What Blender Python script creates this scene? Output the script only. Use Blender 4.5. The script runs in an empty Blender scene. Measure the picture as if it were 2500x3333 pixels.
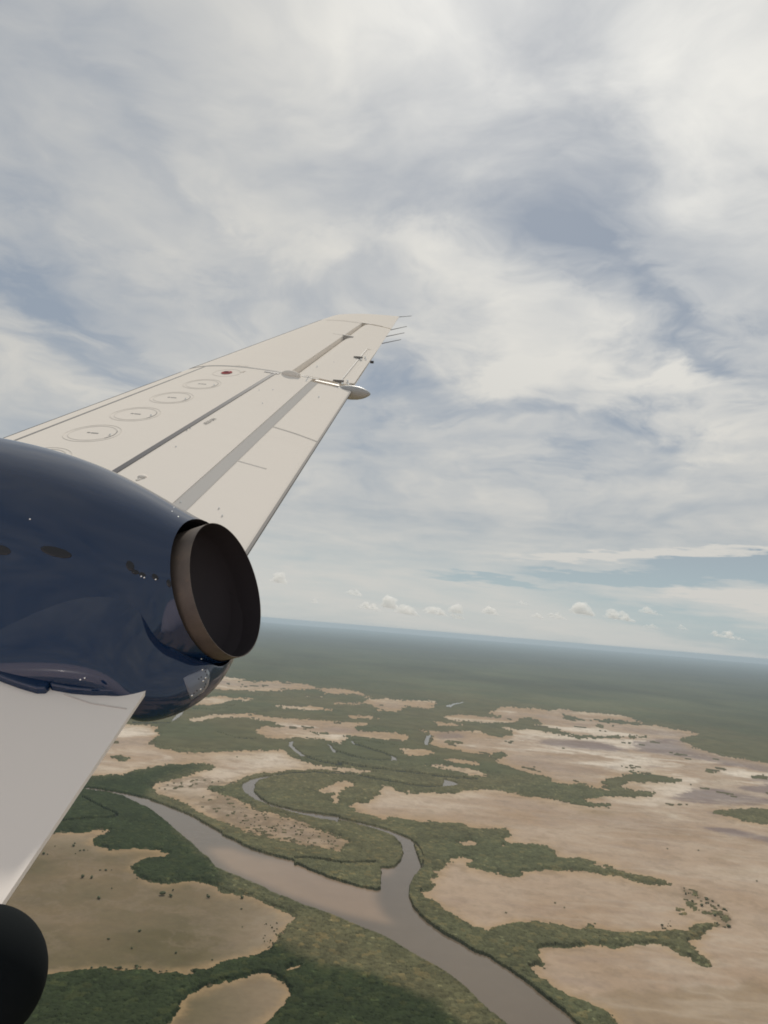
import bpy, bmesh, math, random
import numpy as np
from math import radians, pi, sin, cos, tan, atan2, sqrt
from mathutils import Vector, Matrix, noise as mnoise

random.seed(7)
SC = bpy.context.scene
COL = SC.collection

# ------------------------------------------------------------------ camera
H = 500.0                                     # height of the aircraft over the plain, metres
FPX, PX, PY = 2503.0, 1250.0, 1666.5          # focal length and centre of the photograph, in its own pixels
R = np.array([[ 0.99657756, -0.08266291,  0.        ], [-0.01221827, -0.14730252, -0.98901602], [ 0.08175495,  0.98563117, -0.14780838]])      # camera axes -> world axes
R_FIT = np.array([[0.99662864, -0.08204487, 0.0],
              [-0.01181975, -0.14357873, -0.98956831],
              [0.081189, 0.98623212, -0.14406443]])      # camera axes -> world axes
cd = bpy.data.cameras.new("camera"); cam = bpy.data.objects.new("camera", cd); COL.objects.link(cam)
cd.sensor_fit = 'VERTICAL'; cd.sensor_height = 36.0; cd.lens = 36.0 * FPX / 3333.0
cd.clip_start = 0.05; cd.clip_end = 400000.0
M4 = Matrix([[R[i][0], R[i][1], R[i][2], 0] for i in range(3)] + [[0, 0, 0, 1]])
cam.matrix_world = Matrix.Translation((0, 0, H)) @ M4
SC.camera = cam

def ray(x, y):                                # direction in the world of a point of the photograph
    return R @ np.array([(x - PX) / FPX, (PY - y) / FPX, -1.0])

# ------------------------------------------------------------------ world and sun
SUN_EL, SUN_AZ = 46.0, 3.0                   # azimuth clockwise from +Y
EXPOSURE = 0.0
w = bpy.data.worlds.new("World"); SC.world = w; w.use_nodes = True
nt = w.node_tree; nt.nodes.clear()

class G:                                      # tiny node-graph writer
    def __init__(s, tree): s.t = tree
    def n(s, kind, ins=None, **props):
        nd = s.t.nodes.new(kind)
        for k, v in props.items(): setattr(nd, k, v)
        for k, v in (ins or {}).items():
            if isinstance(v, bpy.types.NodeSocket): s.t.links.new(v, nd.inputs[k])
            else: nd.inputs[k].default_value = v
        return nd
    def m(s, op, a, b=0.0, c=None, clamp=False):
        ins = {0: a, 1: b}
        if c is not None: ins[2] = c
        return s.n('ShaderNodeMath', ins, operation=op, use_clamp=clamp).outputs[0]
    def mix(s, f, a, b, mode='MIX'):
        nd = s.t.nodes.new('ShaderNodeMix'); nd.data_type = 'RGBA'; nd.blend_type = mode
        for sock, v in ((nd.inputs[0], f), (nd.inputs[6], a), (nd.inputs[7], b)):
            if isinstance(v, bpy.types.NodeSocket): s.t.links.new(v, sock)
            else: sock.default_value = v if not isinstance(v, tuple) else (tuple(v) + (1,))[:4]
        return nd.outputs[2]
    def noise(s, vec, scale, detail=6, rough=.55, dist=0.0, lac=2.0):
        return s.n('ShaderNodeTexNoise', {'Vector': vec, 'Scale': scale, 'Detail': detail, 'Roughness': rough,
                                          'Distortion': dist, 'Lacunarity': lac}).outputs
    def ramp(s, f, a, b, smooth=True):
        return s.n('ShaderNodeMapRange', {0: f, 1: a, 2: b, 3: 0.0, 4: 1.0},
                   interpolation_type='SMOOTHSTEP' if smooth else 'LINEAR').outputs[0]

g = G(nt)
sdir = Vector((sin(radians(SUN_AZ)) * cos(radians(SUN_EL)), cos(radians(SUN_AZ)) * cos(radians(SUN_EL)), sin(radians(SUN_EL))))
tc = g.n('ShaderNodeTexCoord').outputs['Generated']
sky = g.n('ShaderNodeTexSky', sky_type='NISHITA', sun_disc=False)
sky.sun_elevation = radians(SUN_EL); sky.sun_rotation = radians(SUN_AZ)
sky.altitude = 500; sky.air_density = 1.3; sky.dust_density = 0.8; sky.ozone_density = 1.2
sx = g.n('ShaderNodeSeparateXYZ', {0: tc})
X, Y, Z = sx.outputs
# high cloud sheet: direction projected on a flat layer, then noise on it
zz = g.m('ADD', g.m('MAXIMUM', Z, 0.0), 0.16)
lx = g.m('DIVIDE', X, zz); ly = g.m('DIVIDE', Y, zz)
layer = g.n('ShaderNodeCombineXYZ', {0: lx, 1: ly, 2: 0.0}).outputs[0]
wob = g.noise(layer, 1.1, 4, .5)[1]
wobv = g.n('ShaderNodeVectorMath', {0: wob, 1: (0.5, 0.5, 0.5)}, operation='SUBTRACT').outputs[0]
wobs = g.n('ShaderNodeVectorMath', {0: wobv, 'Scale': 0.9}, operation='SCALE').outputs[0]
lw = g.n('ShaderNodeVectorMath', {0: layer, 1: wobs}, operation='ADD').outputs[0]
streak = g.n('ShaderNodeMapping', {'Vector': lw, 'Rotation': (0, 0, radians(35)), 'Scale': (1.0, 0.8, 1.0)}).outputs[0]
n1 = g.noise(streak, 1.7, 7, .50)[0]
n2 = g.noise(lw, 4.5, 6, .54)[0]
# azimuth / elevation in degrees, wobbled, for the broad cloud masses
az = g.m('MULTIPLY', g.m('ARCTAN2', X, Y), 57.2958)
el = g.m('MULTIPLY', g.m('ARCSINE', Z), 57.2958)
dn = g.noise(lw, 2.4, 6, .6)[1]
ds = g.n('ShaderNodeSeparateXYZ', {0: dn}).outputs
damp = g.ramp(el, 0.5, 14.0)
damp = g.m('MULTIPLY_ADD', damp, 0.86, 0.14)
az = g.m('ADD', az, g.m('MULTIPLY', g.m('MULTIPLY', g.m('SUBTRACT', ds[0], .5), 26.0), damp))
el2 = g.m('ADD', el, g.m('MULTIPLY', g.m('MULTIPLY', g.m('SUBTRACT', ds[1], .5), 22.0), damp))
ae = g.n('ShaderNodeCombineXYZ', {0: az, 1: el2, 2: 0.0}).outputs[0]

def azel(x, y):
    d = ray(x, y); d /= np.linalg.norm(d)
    return math.degrees(math.atan2(d[0], d[1])), math.degrees(math.asin(d[2]))
DEG = 57.2958 / FPX
BLOBS = [  # photo x, y, radius x, radius y, turn, strength
    (1860, 480, 300, 150, -50, -.46), (1760, 720, 190, 90, -20, -.34), (2250, 1040, 190, 60, -35, -.50),
    (2420, 640, 120, 90, 0, -.26), (1500, 1340, 380, 75, -6, -.50), (1900, 1420, 160, 60, 10, -.24), (1660, 1610, 170, 30, 5, -.16),
    (260, 1080, 430, 55, -18, -.42), (720, 960, 260, 60, 8, -.30), (1210, 640, 150, 60, 10, -.22),
    (110, 360, 220, 240, 0, -.34), (560, 400, 320, 60, -35, -.24), (620, 180, 260, 130, 0, -.16), (350, 760, 330, 50, -12, -.18),
    (1450, 260, 180, 100, 0, -.10), (2480, 1160, 90, 60, 0, -.30), (150, 700, 200, 60, 0, .12),
    (2330, 180, 430, 260, 0, .26), (2300, 760, 300, 130, 25, .14), (1250, 820, 380, 90, -30, .30), (1100, 1080, 260, 90, 0, .20),
    (900, 640, 260, 70, -25, .22), (1950, 1150, 420, 60, -22, .34), (2250, 1350, 330, 90, -10, .30), (1300, 150, 300, 120, 10, .24),
    (150, 1270, 300, 60, -12, .30), (480, 900, 400, 40, -18, .22), (1000, 1650, 260, 60, 0, .10), (1500, 1030, 300, 60, -30, .22),
]
acc = None
for (bx, by, rx, ry, rot, amp) in BLOBS:
    a0, e0 = azel(bx, by)
    st = 1.0 / max(cos(radians(e0)), .3)
    mp = g.n('ShaderNodeMapping', {'Vector': ae, 'Location': (a0, e0, 0), 'Rotation': (0, 0, radians(rot - 4)),
                                   'Scale': (rx * DEG * 1.15 * st, ry * DEG * 1.25, 1.0)}, vector_type='TEXTURE').outputs[0]
    d2 = g.n('ShaderNodeVectorMath', {0: mp, 1: mp}, operation='DOT_PRODUCT').outputs['Value']
    acc = g.m('MULTIPLY_ADD', g.m('POWER', 2.71828, g.m('MULTIPLY', d2, -0.8)), amp, acc if acc is not None else 0.0)
cov = g.m('ADD', g.m('MULTIPLY', g.m('SUBTRACT', n1, .5), 2.15), g.m('MULTIPLY', g.m('SUBTRACT', n2, .5), 1.0))
cov = g.m('MULTIPLY_ADD', cov, g.ramp(el, -2.0, 12.0), g.m('ADD', acc, 0.60))
# distinct low layers near the horizon: blue gaps, a bank and a thin streak (narrower, hardly wobbled)
n3 = g.noise(g.n('ShaderNodeMapping', {'Vector': tc, 'Scale': (9, 9, 70)}).outputs[0], 1.6, 7, .6)
s3 = g.n('ShaderNodeSeparateXYZ', {0: n3[1]}).outputs
azl = g.m('ADD', g.m('MULTIPLY', g.m('ARCTAN2', X, Y), 57.2958), g.m('MULTIPLY', g.m('SUBTRACT', s3[0], .5), 7.0))
ell = g.m('ADD', el, g.m('MULTIPLY', g.m('SUBTRACT', s3[1], .5), 2.2))
ael = g.n('ShaderNodeCombineXYZ', {0: azl, 1: ell, 2: 0.0}).outputs[0]
LOW = [(2040, 1886, 260, 20, -4, -1.6), (2400, 1842, 260, 34, -9, -1.6), (1580, 1888, 170, 13, -2, -.9), (2380, 1930, 300, 36, 2, .75),
       (2200, 1800, 460, 12, -9, .8), (1250, 1950, 800, 70, 0, .30), (2300, 2050, 500, 40, 4, -.62), (1500, 2010, 500, 26, 4, -.22),
       (1850, 1960, 500, 22, 2, .22), (1050, 1780, 500, 60, 0, .12), (1650, 1790, 300, 18, -4, .15), (1500, 1700, 600, 25, -3, -.14)]
acl = None
for (bx, by, rx, ry, rot, amp) in LOW:
    a0, e0 = azel(bx, by)
    mp = g.n('ShaderNodeMapping', {'Vector': ael, 'Location': (a0, e0, 0), 'Rotation': (0, 0, radians(-rot - 4.7)),
                                   'Scale': (rx * DEG, ry * DEG, 1.0)}, vector_type='TEXTURE').outputs[0]
    d2 = g.n('ShaderNodeVectorMath', {0: mp, 1: mp}, operation='DOT_PRODUCT').outputs['Value']
    acl = g.m('MULTIPLY_ADD', g.m('POWER', 2.71828, g.m('MULTIPLY', g.m('MULTIPLY', d2, d2), -0.7)), amp, acl if acl is not None else 0.0)
lown = g.m('MULTIPLY', g.m('MULTIPLY', g.m('SUBTRACT', n3[0], .5), .8), g.m('SUBTRACT', 1.0, g.ramp(el, 3.0, 14.0)))
cov = g.m('ADD', cov, g.m('ADD', acl, lown))
cov = g.ramp(cov, -0.05, 1.15, smooth=False)
skyc = g.n('ShaderNodeVectorMath', {0: sky.outputs[0], 'Scale': 0.085}, operation='SCALE').outputs[0]
thinb = g.mix(g.ramp(el, 1.0, 9.0), (0.32, 0.43, 0.50), (0.295, 0.33, 0.375))
thin = g.mix(0.82, skyc, thinb)                 # blue seen through the thin veil
sund = g.n('ShaderNodeVectorMath', {0: tc, 1: tuple(sdir)}, operation='DOT_PRODUCT').outputs['Value']
glow = g.m('POWER', g.m('MAXIMUM', sund, 0.0), 5.0)
glow2 = g.m('POWER', g.m('MAXIMUM', sund, 0.0), 60.0)
bd = ray(2380, 230); bd /= np.linalg.norm(bd)
sund2 = g.n('ShaderNodeVectorMath', {0: tc, 1: tuple(bd)}, operation='DOT_PRODUCT').outputs['Value']
glow3 = g.m('POWER', g.m('MAXIMUM', sund2, 0.0), 16.0)
lum = g.m('MULTIPLY_ADD', glow2, 0.20, g.m('MULTIPLY_ADD', glow, 0.10, g.m('MULTIPLY_ADD', glow3, 0.20, 0.585)))
cl = g.n('ShaderNodeVectorMath', {0: (1.02, 1.0, 0.94), 'Scale': lum}, operation='SCALE').outputs[0]
mixc = g.mix(cov, thin, cl)
below = g.ramp(Z, -0.002, -0.03)
mixc = g.mix(below, mixc, (0.16, 0.16, 0.14))
bg = g.n('ShaderNodeBackground', {'Color': mixc, 'Strength': 1.0})
out = g.n('ShaderNodeOutputWorld', {0: bg.outputs[0]})

sd = bpy.data.lights.new("sun", 'SUN'); so = bpy.data.objects.new("sun", sd); COL.objects.link(so)
sd.energy = 3.5; sd.angle = radians(1.2); sd.color = (1.0, 0.93, 0.83)
so.rotation_euler = sdir.to_track_quat('Z', 'Y').to_euler(); so.location = (0, 0, H + 50)

SC.view_settings.view_transform = 'Standard'; SC.view_settings.look = 'None'
SC.view_settings.exposure = EXPOSURE; SC.view_settings.gamma = 1.0
SC.render.engine = 'CYCLES'
SC.cycles.volume_bounces = 3
SC.cycles.max_bounces = 8
SC.cycles.use_denoising = True
SC.cycles.filter_width = 1.8
SC.cycles.sample_clamp_indirect = 4.0

# ------------------------------------------------------------------ helpers
def tag(o, label=None, cat=None, group=None, kind=None):
    for k, v in (('label', label), ('category', cat), ('group', group), ('kind', kind)):
        if v: o[k] = v
    return o

def mat(name, col, rough=.5, metal=0.0, coat=0.0, spec=.5):
    m = bpy.data.materials.new(name); m.use_nodes = True
    b = m.node_tree.nodes['Principled BSDF']
    b.inputs['Base Color'].default_value = (*col, 1); b.inputs['Roughness'].default_value = rough
    b.inputs['Metallic'].default_value = metal; b.inputs['Coat Weight'].default_value = coat
    b.inputs['Coat Roughness'].default_value = .04; b.inputs['Specular IOR Level'].default_value = spec
    return m, b, G(m.node_tree)

def mesh_np(name, V, faces, material, smooth=False, color=None):
    me = bpy.data.meshes.new(name)
    V = np.asarray(V, np.float32); Fa = np.asarray(faces, np.int32)
    me.vertices.add(len(V)); me.vertices.foreach_set('co', V.ravel())
    k = Fa.shape[1]; n = len(Fa)
    me.loops.add(n * k); me.loops.foreach_set('vertex_index', Fa.ravel())
    me.polygons.add(n)
    me.polygons.foreach_set('loop_start', np.arange(0, n * k, k, dtype=np.int32))
    me.polygons.foreach_set('loop_total', np.full(n, k, np.int32))
    me.polygons.foreach_set('use_smooth', np.full(n, smooth, bool))
    if color is not None:
        at = me.color_attributes.new('tint', 'FLOAT_COLOR', 'POINT')
        c4 = np.ones((len(V), 4), np.float32); c4[:, :3] = color
        at.data.foreach_set('color', c4.ravel())
    me.update(calc_edges=True); me.validate()
    me.materials.append(material)
    o = bpy.data.objects.new(name, me); COL.objects.link(o)
    return o

def hash2(ix, iy, s=0):
    h = (ix.astype(np.int64) * 374761393 + iy.astype(np.int64) * 668265263 + s * 974634777) & 0xFFFFFFFF
    h = ((h ^ (h >> 13)) * 1274126177) & 0xFFFFFFFF
    h = h ^ (h >> 16)
    return (h & 0xFFFFFF).astype(np.float64) / 16777215.0

def vnoise(x, y, s=0):
    ix = np.floor(x); iy = np.floor(y); fx = x - ix; fy = y - iy
    fx = fx * fx * fx * (fx * (fx * 6 - 15) + 10); fy = fy * fy * fy * (fy * (fy * 6 - 15) + 10)
    a = hash2(ix, iy, s); b = hash2(ix + 1, iy, s); c = hash2(ix, iy + 1, s); d = hash2(ix + 1, iy + 1, s)
    return (a + (b - a) * fx) * (1 - fy) + (c + (d - c) * fx) * fy

def fbm(x, y, s=0, octv=4, gain=.5):
    t = 0; a = 1; tot = 0
    for i in range(octv):
        t = t + a * vnoise(x * 2 ** i + 17.3 * i, y * 2 ** i - 9.1 * i, s + i); tot += a; a *= gain
    return t / tot - .5                       # about -0.5 .. 0.5

# ------------------------------------------------------------------ the plain, traced from the photograph
def tr(z, pts):                               # crop coordinates -> photograph pixels
    ox, oy, k = {'0': (0, 2100, .5575), '1': (300, 2150, .5425), '2': (1100, 2150, .42194), '3': (1700, 2150, .48222),
                 '4': (100, 2733, .42194), '5': (700, 2733, .48222), '6': (1400, 2733, .66305), 'p': (0, 0, 1)}[z]
    return [(ox + x * k, oy + y * k) for x, y in pts]
def P(*parts):
    r = []
    for z, pts in parts: r += tr(z, pts)
    return r

SAND = [
    P(('1', [(-150,380),(200,380),(240,380),(405,392),(395,425),(410,450),(360,470),(375,500),(430,525),(520,545),(620,550),(820,542),(1000,537),(1150,535),(1200,575),(1260,600),(1340,625),(1500,640)]),
      ('2', [(0,820),(100,825),(200,845),(300,855),(240,868),(100,865),(0,868)]),
      ('1', [(1400,655),(1180,660),(1080,670),(960,690),(900,715),(840,742),(740,752),(690,765),(720,790),(850,810),(880,830),(940,860),(1010,900),(1150,925),(1270,965),(1350,1005),(1430,1040),(1500,1065),(1535,1075),(1525,1115),(1480,1150),(1400,1130),(1250,1110),(1130,1085),(1050,1060),(950,1040),(860,1010),(800,970),(690,935),(620,900),(520,840),(400,800),(350,760),(380,735),(450,720),(560,690),(640,665),(725,650),(735,630),(680,622),(560,618),(430,635),(330,645),(250,665),(180,690),(100,690),(0,700),(-300,760),(-500,380)])),
    P(('1', [(565,350),(620,342),(700,325),(850,315),(960,312),(1050,335),(1200,345),(1450,360),(1600,372)]),
      ('2', [(150,470),(250,490),(230,505),(150,515),(140,530),(240,545),(400,545),(540,575),(560,600),(500,625),(380,618),(280,600),(150,590),(60,575),(90,605),(40,650),(0,645)]),
      ('1', [(1540,470),(1500,500),(1400,480),(1250,460),(1150,470),(1060,465),(980,440),(985,405),(1060,392),(1170,400),(1050,365),(900,340),(760,345),(640,368),(570,365)])),
    P(('1', [(590,250),(680,215),(760,208),(850,222),(960,222),(995,235),(930,243),(840,240),(740,270),(660,270),(600,262)])),
    P(('1', [(1030,270),(1130,265),(1250,272),(1350,268),(1440,290),(1460,305),(1300,300),(1180,290)])),
    P(('1', [(1160,215),(1200,215),(1250,222),(1200,230)])), P(('1', [(1260,208),(1390,212),(1400,225),(1290,222)])),
    P(('1', [(980,205),(1050,205),(1030,213)])), P(('1', [(380,320),(430,300),(490,297),(470,318),(400,322)])),
    P(('1', [(1510,335),(1560,328),(1659,330),(1740,345),(1659,352),(1560,345)])),
    P(('1', [(600,80),(760,88),(900,108),(960,125),(1100,120),(1300,140),(1340,160),(1500,165),(1560,180),(1540,205),(1400,200),(1350,175),(1180,178),(1100,188),(900,180),(750,178),(600,170)])),
    P(('2', [(0,210),(180,240),(250,290),(420,295),(560,305),(640,300),(800,325),(760,340),(700,380),(600,370),(520,350),(480,400),(400,395),(330,380),(260,350),(200,330),(150,345),(0,340),(-60,330),(0,318),(150,320),(230,310),(180,270),(0,235),(-80,225)])),
    P(('2', [(40,430),(100,420),(270,430),(260,450),(120,450)])), P(('2', [(200,385),(340,382),(300,395)])),
    P(('2', [(700,425),(820,440),(760,432)])), P(('2', [(710,460),(780,470),(900,480),(990,500),(960,512),(850,515),(760,500)])),
    # the great flat on the right
    P(('2', [(540,532),(700,537),(850,550),(960,535),(1100,545),(1170,580),(1250,585),(1330,575),(1350,545),(1310,530),(1150,520),(1300,512),(1380,495),(1300,480),(1100,480),(950,470),(820,450),(800,425),(950,410),(1100,425),(1270,440),(1250,425),(1110,408),(1200,385),(1240,355),(1330,352),(1420,362),(1520,365),(1600,380)]),
      ('3', [(270,325),(400,340),(560,355),(700,368),(780,400),(900,435),(1000,455),(1160,480),(1215,500),(1060,530),(1200,600),(1400,650),(1500,660),(1659,690),(1900,740)]),
      ('p', [(2900,2580),(3300,3700),(2300,3700)]),
      ('6', [(1000,980),(920,905),(850,845),(740,790),(660,750),(600,720),(540,670),(500,650),(470,615),(450,560),(290,470),(270,440),(200,425),(130,380),(60,340),(0,290)]),
      ('5', [(1420,380),(1390,350),(1480,325),(1490,300),(1440,290),(1440,250),(1490,235),(1450,205),(1500,195),(1555,185),(1550,160)]),
      ('2', [(100,1140),(60,1120),(180,1105),(270,1070),(280,1045),(320,1030),(325,985),(350,960),(415,955),(700,650),(735,600),(690,560)])),
    P(('0', [(184+0,1090),(330,1090),(480,1090),(610,1078),(635,1090),(590,1115),(545,1130),(560,1165),(620,1188),(720,1195),(790,1185),(880,1185),(960,1200),(1000,1220),(960,1240),(880,1245),(790,1270),(770,1310),(790,1360),(860,1375),(940,1395),(1010,1395),(1100,1370),(1180,1380),(1250,1395),(1290,1435),(1380,1455)]),
      ('5', [(207,372),(280,390),(330,420),(390,455),(470,480),(515,520),(500,570),(480,630),(430,640),(440,690),(380,740),(300,770),(200,800),(100,835),(0,860)]),
      ('4', [(1659,910),(1500,960),(1380,1000),(1280,1030),(1180,1060),(1090,1045),(1000,1040),(900,1010),(700,1010),(500,1010),(400,1025),(250,1045),(130,1060),(0,1065)]), ('p', [(-500,3200),(-500,2600)])),
    P(('4', [(1000,1530),(1060,1422),(1110,1320),(1150,1260),(1230,1190),(1330,1140),(1450,1100)]),
      ('5', [(0,970),(150,930),(250,900),(330,895),(400,910),(440,950),(490,1000),(500,1060),(470,1140),(400,1200),(330,1244),(200,1310)])),
]
GROVE = [  # mangrove laid over the flats
    P(('2', [(700,655),(740,660),(860,680),(940,690),(1000,715),(1100,725),(1190,715),(1280,705),(1300,720),(1270,745),(1210,770),(1220,790),(1300,815),(1380,845),(1500,880),(1600,890)]),
      ('3', [(207,822),(300,845),(400,830),(470,860),(580,880),(555,840),(540,815),(640,785),(750,765),(900,770),(1080,805),(1060,820),(900,825),(860,815),(720,820),(650,850),(760,880),(890,890),(850,915),(700,920),(520,915),(400,940),(480,965),(620,975),(560,985),(400,980),(330,965),(207,935)]),
      ('2', [(1450,1040),(1320,1010),(1200,990),(960,995),(930,1020),(800,1015),(640,1015),(560,1030),(480,1010),(425,985),(400,940),(380,800),(640,640)])),
    P(('2', [(60,1130),(180,1180),(300,1215),(360,1220),(500,1215),(600,1240),(700,1245),(850,1255),(930,1260),(1050,1290),(1150,1305),(1250,1298),(1300,1290),(1310,1330),(1350,1345),(1260,1370),(1300,1410),(1400,1420),(1530,1415),(1620,1440)]),
      ('3', [(240,1325),(330,1335),(440,1340),(500,1375),(620,1420),(750,1450)]),
      ('6', [(760,95),(810,105),(790,120),(880,150),(1000,172),(1080,185),(1150,205),(1200,222),(1150,225),(1050,210),(950,185),(870,175),(780,158),(680,152),(560,148),(480,148),(450,160),(455,175),(420,182),(370,175),(300,158),(230,148),(190,140),(180,120),(210,95),(190,85),(110,88),(95,98),(110,115),(70,110),(75,130),(50,145),(0,150),(-20,170)]),
      ('5', [(1450,200),(1400,240)]), ('p', [(1380,2850),(1100,2640)])),
    P(('6', [(230,420),(280,460),(320,435),(380,425),(450,412),(550,408),(640,425),(700,440),(760,440),(790,405),(805,440),(880,452),(960,460),(1080,455),(1150,445),(1260,450),(1330,420),(1380,405),(1410,415),(1400,435),(1350,455),(1310,490),(1250,495),(1270,515),(1330,570),(1375,628),(1320,605),(1250,570),(1170,530),(1120,510),(1000,518),(900,525),(800,520),(680,522),(580,530),(545,548),(540,570),(560,600),(570,622),(510,608),(460,612),(350,640),(230,520)])),
    P(('6', [(-40,215),(0,208),(28,215),(28,232),(0,240),(-30,238)])), P(('6', [(-40,180),(30,172),(10,188),(-30,195)])),
    P(('2', [(520,525),(620,500),(1000,508),(1100,496),(1380,500),(1600,518),(1400,530),(1330,512),(1100,520),(900,530),(700,530)])),
    P(('3', [(60,462),(150,450),(240,462),(260,480),(380,508),(560,512),(740,508),(900,516),(740,520),(560,522),(380,522),(250,494),(110,470)])),
    P(('3', [(270,365),(330,378),(420,405),(360,402),(290,390)])), P(('3', [(460,400),(600,402),(740,415),(880,425),(800,432),(640,420),(500,410)])),
    P(('3', [(-20,395),(60,390),(140,425),(60,440),(-60,430)])), P(('3', [(480,435),(560,440),(520,452)])),
    P(('3', [(1270,1020),(1450,1000),(1659,1005),(1900,1020),(1900,1150),(1659,1105),(1500,1080),(1370,1040)])),
    P(('6', [(1280,238),(1330,262),(1332,285),(1300,270)])), P(('6', [(1250,295),(1290,305),(1320,335),(1290,340),(1260,318)])),
    P(('6', [(1190,332),(1230,330),(1240,342),(1205,342)])), P(('6', [(1225,352),(1265,352),(1275,368),(1240,370)])),
    P(('6', [(1330,350),(1400,350),(1430,340),(1410,365),(1350,362)])), P(('6', [(1430,375),(1460,370),(1465,395),(1440,400)])),
    P(('3', [(740,745),(800,750),(760,760)])), P(('3', [(1215,740),(1330,755),(1310,765),(1230,755)])),
    P(('3', [(1660,775),(1500,780),(1560,790),(1660,800)])),
    P(('2', [(790,615),(900,625),(1000,632),(960,642),(840,635)])), P(('1', [(110,570),(200,572),(235,590),(190,598),(120,588)])),
    P(('1', [(1260,425),(1400,430),(1455,438),(1340,436)])), P(('1', [(960,118),(990,116),(980,126),(930,124)])),
]
HOLES = [  # bare openings inside the mangrove
    P(('2', [(450,690),(520,680),(640,680),(720,695),(805,712),(720,722),(640,738),(540,735),(490,710)])),
    P(('2', [(720,755),(840,750),(950,758),(1040,775),(1110,785),(1085,795),(1110,815),(1030,805),(900,790),(800,765)])),
    P(('2', [(655,805),(720,793),(860,805),(950,825),(1080,845),(1150,870),(1180,890),(1100,900),(1010,885),(900,855),(800,830)])),
    P(('2', [(910,1410),(940,1395),(1040,1395),(1095,1415),(1050,1425),(960,1425)])), P(('2', [(500,1000),(560,995),(570,1015),(540,1015)])),
    P(('1', [(1340,775),(1440,740),(1450,730),(1530,722),(1580,732),(1540,765),(1500,790),(1480,830),(1490,860),(1440,855),(1440,820),(1460,790),(1380,797)])),
    P(('2', [(1145,515),(1260,512),(1270,520),(1160,522)])), P(('2', [(1215,548),(1255,548),(1240,558)])), P(('2', [(610,1380),(640,1375),(645,1388),(620,1392)])),
    P(('2', [(1180,1420),(1280,1425),(1270,1432),(1200,1428)])), P(('2', [(1120,735),(1170,728),(1185,742),(1140,745)])),
    P(('1', [(-20,840),(-10,838)] + [(0, 841)])), P(('5', [(560,840),(600,835),(590,850),(540,880),(500,890),(520,860)])),
]
WATER = [
    P(('0', [(300,800),(500,833),(560,838),(700,862),(850,895),(950,930),(1100,990),(1200,1045),(1300,1100)]),
      ('1', [(780,1050),(870,1090),(960,1135),(1050,1165),(1150,1190),(1210,1205),(1215,1230)]),
      ('5', [(560,170),(640,210),(760,255),(880,295),(980,325),(1090,345),(1115,335),(1120,230),(1110,195),(1210,190),(1250,150),(1268,90),(1250,40),(1210,0)]),
      ('2', [(495,1450),(490,1420),(440,1370),(380,1340),(300,1310),(200,1280),(100,1250),(0,1235)]),
      ('1', [(1500,975),(1350,950),(1200,915),(1080,880),(980,840),(920,800),(895,765),(905,740),(950,715),(1010,700),(1095,690),(1050,705),(1005,720),(975,750),(975,790),(1010,830),(1060,860),(1150,885),(1250,908),(1350,920),(1500,940)]),
      ('2', [(0,1212),(100,1238),(250,1272),(380,1306),(480,1345),(560,1380),(620,1430),(650,1490),(660,1550),(650,1620)]),
      ('5', [(1340,30),(1390,80),(1405,140),(1390,200),(1340,260),(1310,320),(1308,390),(1330,450),(1380,510),(1450,570),(1550,640)]),
      ('6', [(151,509),(220,555),(285,575),(340,615),(400,650),(500,720),(580,790),(660,850),(715,905),(900,1070),(1100,1300),(700,1300),(440,980),(360,905),(280,840),(200,760),(130,700),(60,650),(0,620)]),
      ('5', [(1350,790),(1260,740),(1180,690),(1080,640),(980,600),(880,560),(780,520),(690,485),(600,460),(500,410),(400,370),(300,320),(200,280),(100,240),(0,195)]),
      ('1', [(690,1185),(620,1130),(570,1080),(500,1020),(430,960),(380,920),(320,880),(250,850),(180,815),(100,795),(0,780),(-200,745)])),
    P(('1', [(1180,490),(1210,485),(1200,510),(1240,545),(1285,578),(1250,575),(1210,545),(1178,515)])),
    P(('1', [(1412,500),(1430,505),(1455,540),(1465,560),(1440,550)])), P(('2', [(95,625),(115,622),(125,645),(105,640)])),
    P(('2', [(415,735),(455,755),(450,770),(413,775)])), P(('2', [(680,578),(720,578),(710,600),(695,655),(668,655),(668,615)])),
    P(('2', [(818,915),(860,925),(930,952),(900,968),(810,972)])), P(('1', [(525,305),(550,305),(535,330),(500,355),(470,370),(490,340)])),
    P(('2', [(835,345),(870,340),(880,333),(960,320),(980,322),(900,345),(870,362),(835,358)])),
]
CREEK = [  # narrow channels sunk between the trees: points and half width in pixels
    (P(('2', [(115,640),(200,665),(270,690),(350,712),(420,740)])), 2.6), (P(('2', [(-40,690),(0,705),(100,735),(200,760),(300,765),(415,768)])), 2.2),
    (P(('1', [(1285,580),(1350,602),(1500,630)]), ('2', [(0,785),(130,812),(270,830),(500,857),(750,890),(900,907),(1080,915)])), 2.6),
    (P(('1', [(1095,690),(1200,675),(1300,671),(1450,675)]), ('2', [(0,872),(150,885),(300,915),(450,940),(560,962),(700,972),(815,970)])), 3.0),
    (P(('1', [(560,282),(640,292),(720,297),(800,285),(850,268)])), 1.6), (P(('1', [(240,370),(330,375),(470,372)])), 2.6),
    (P(('1', [(750,430),(790,440),(860,465),(980,470)])), 1.3), (P(('5', [(540,135),(620,132),(700,140),(780,150),(850,165),(960,162),(1080,158)])), 2.8),
    (P(('0', [(480,890),(560,930),(610,960),(660,980),(685,1000),(640,1012),(500,1018),(360,1030)])), 2.2),
    (P(('2', [(270,515),(350,540),(450,545),(540,535)])), 1.2), (P(('2', [(400,650),(540,655),(670,657)])), 1.0),
    (P(('2', [(350,640),(200,620),(120,615)])), 1.0),
]
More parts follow.
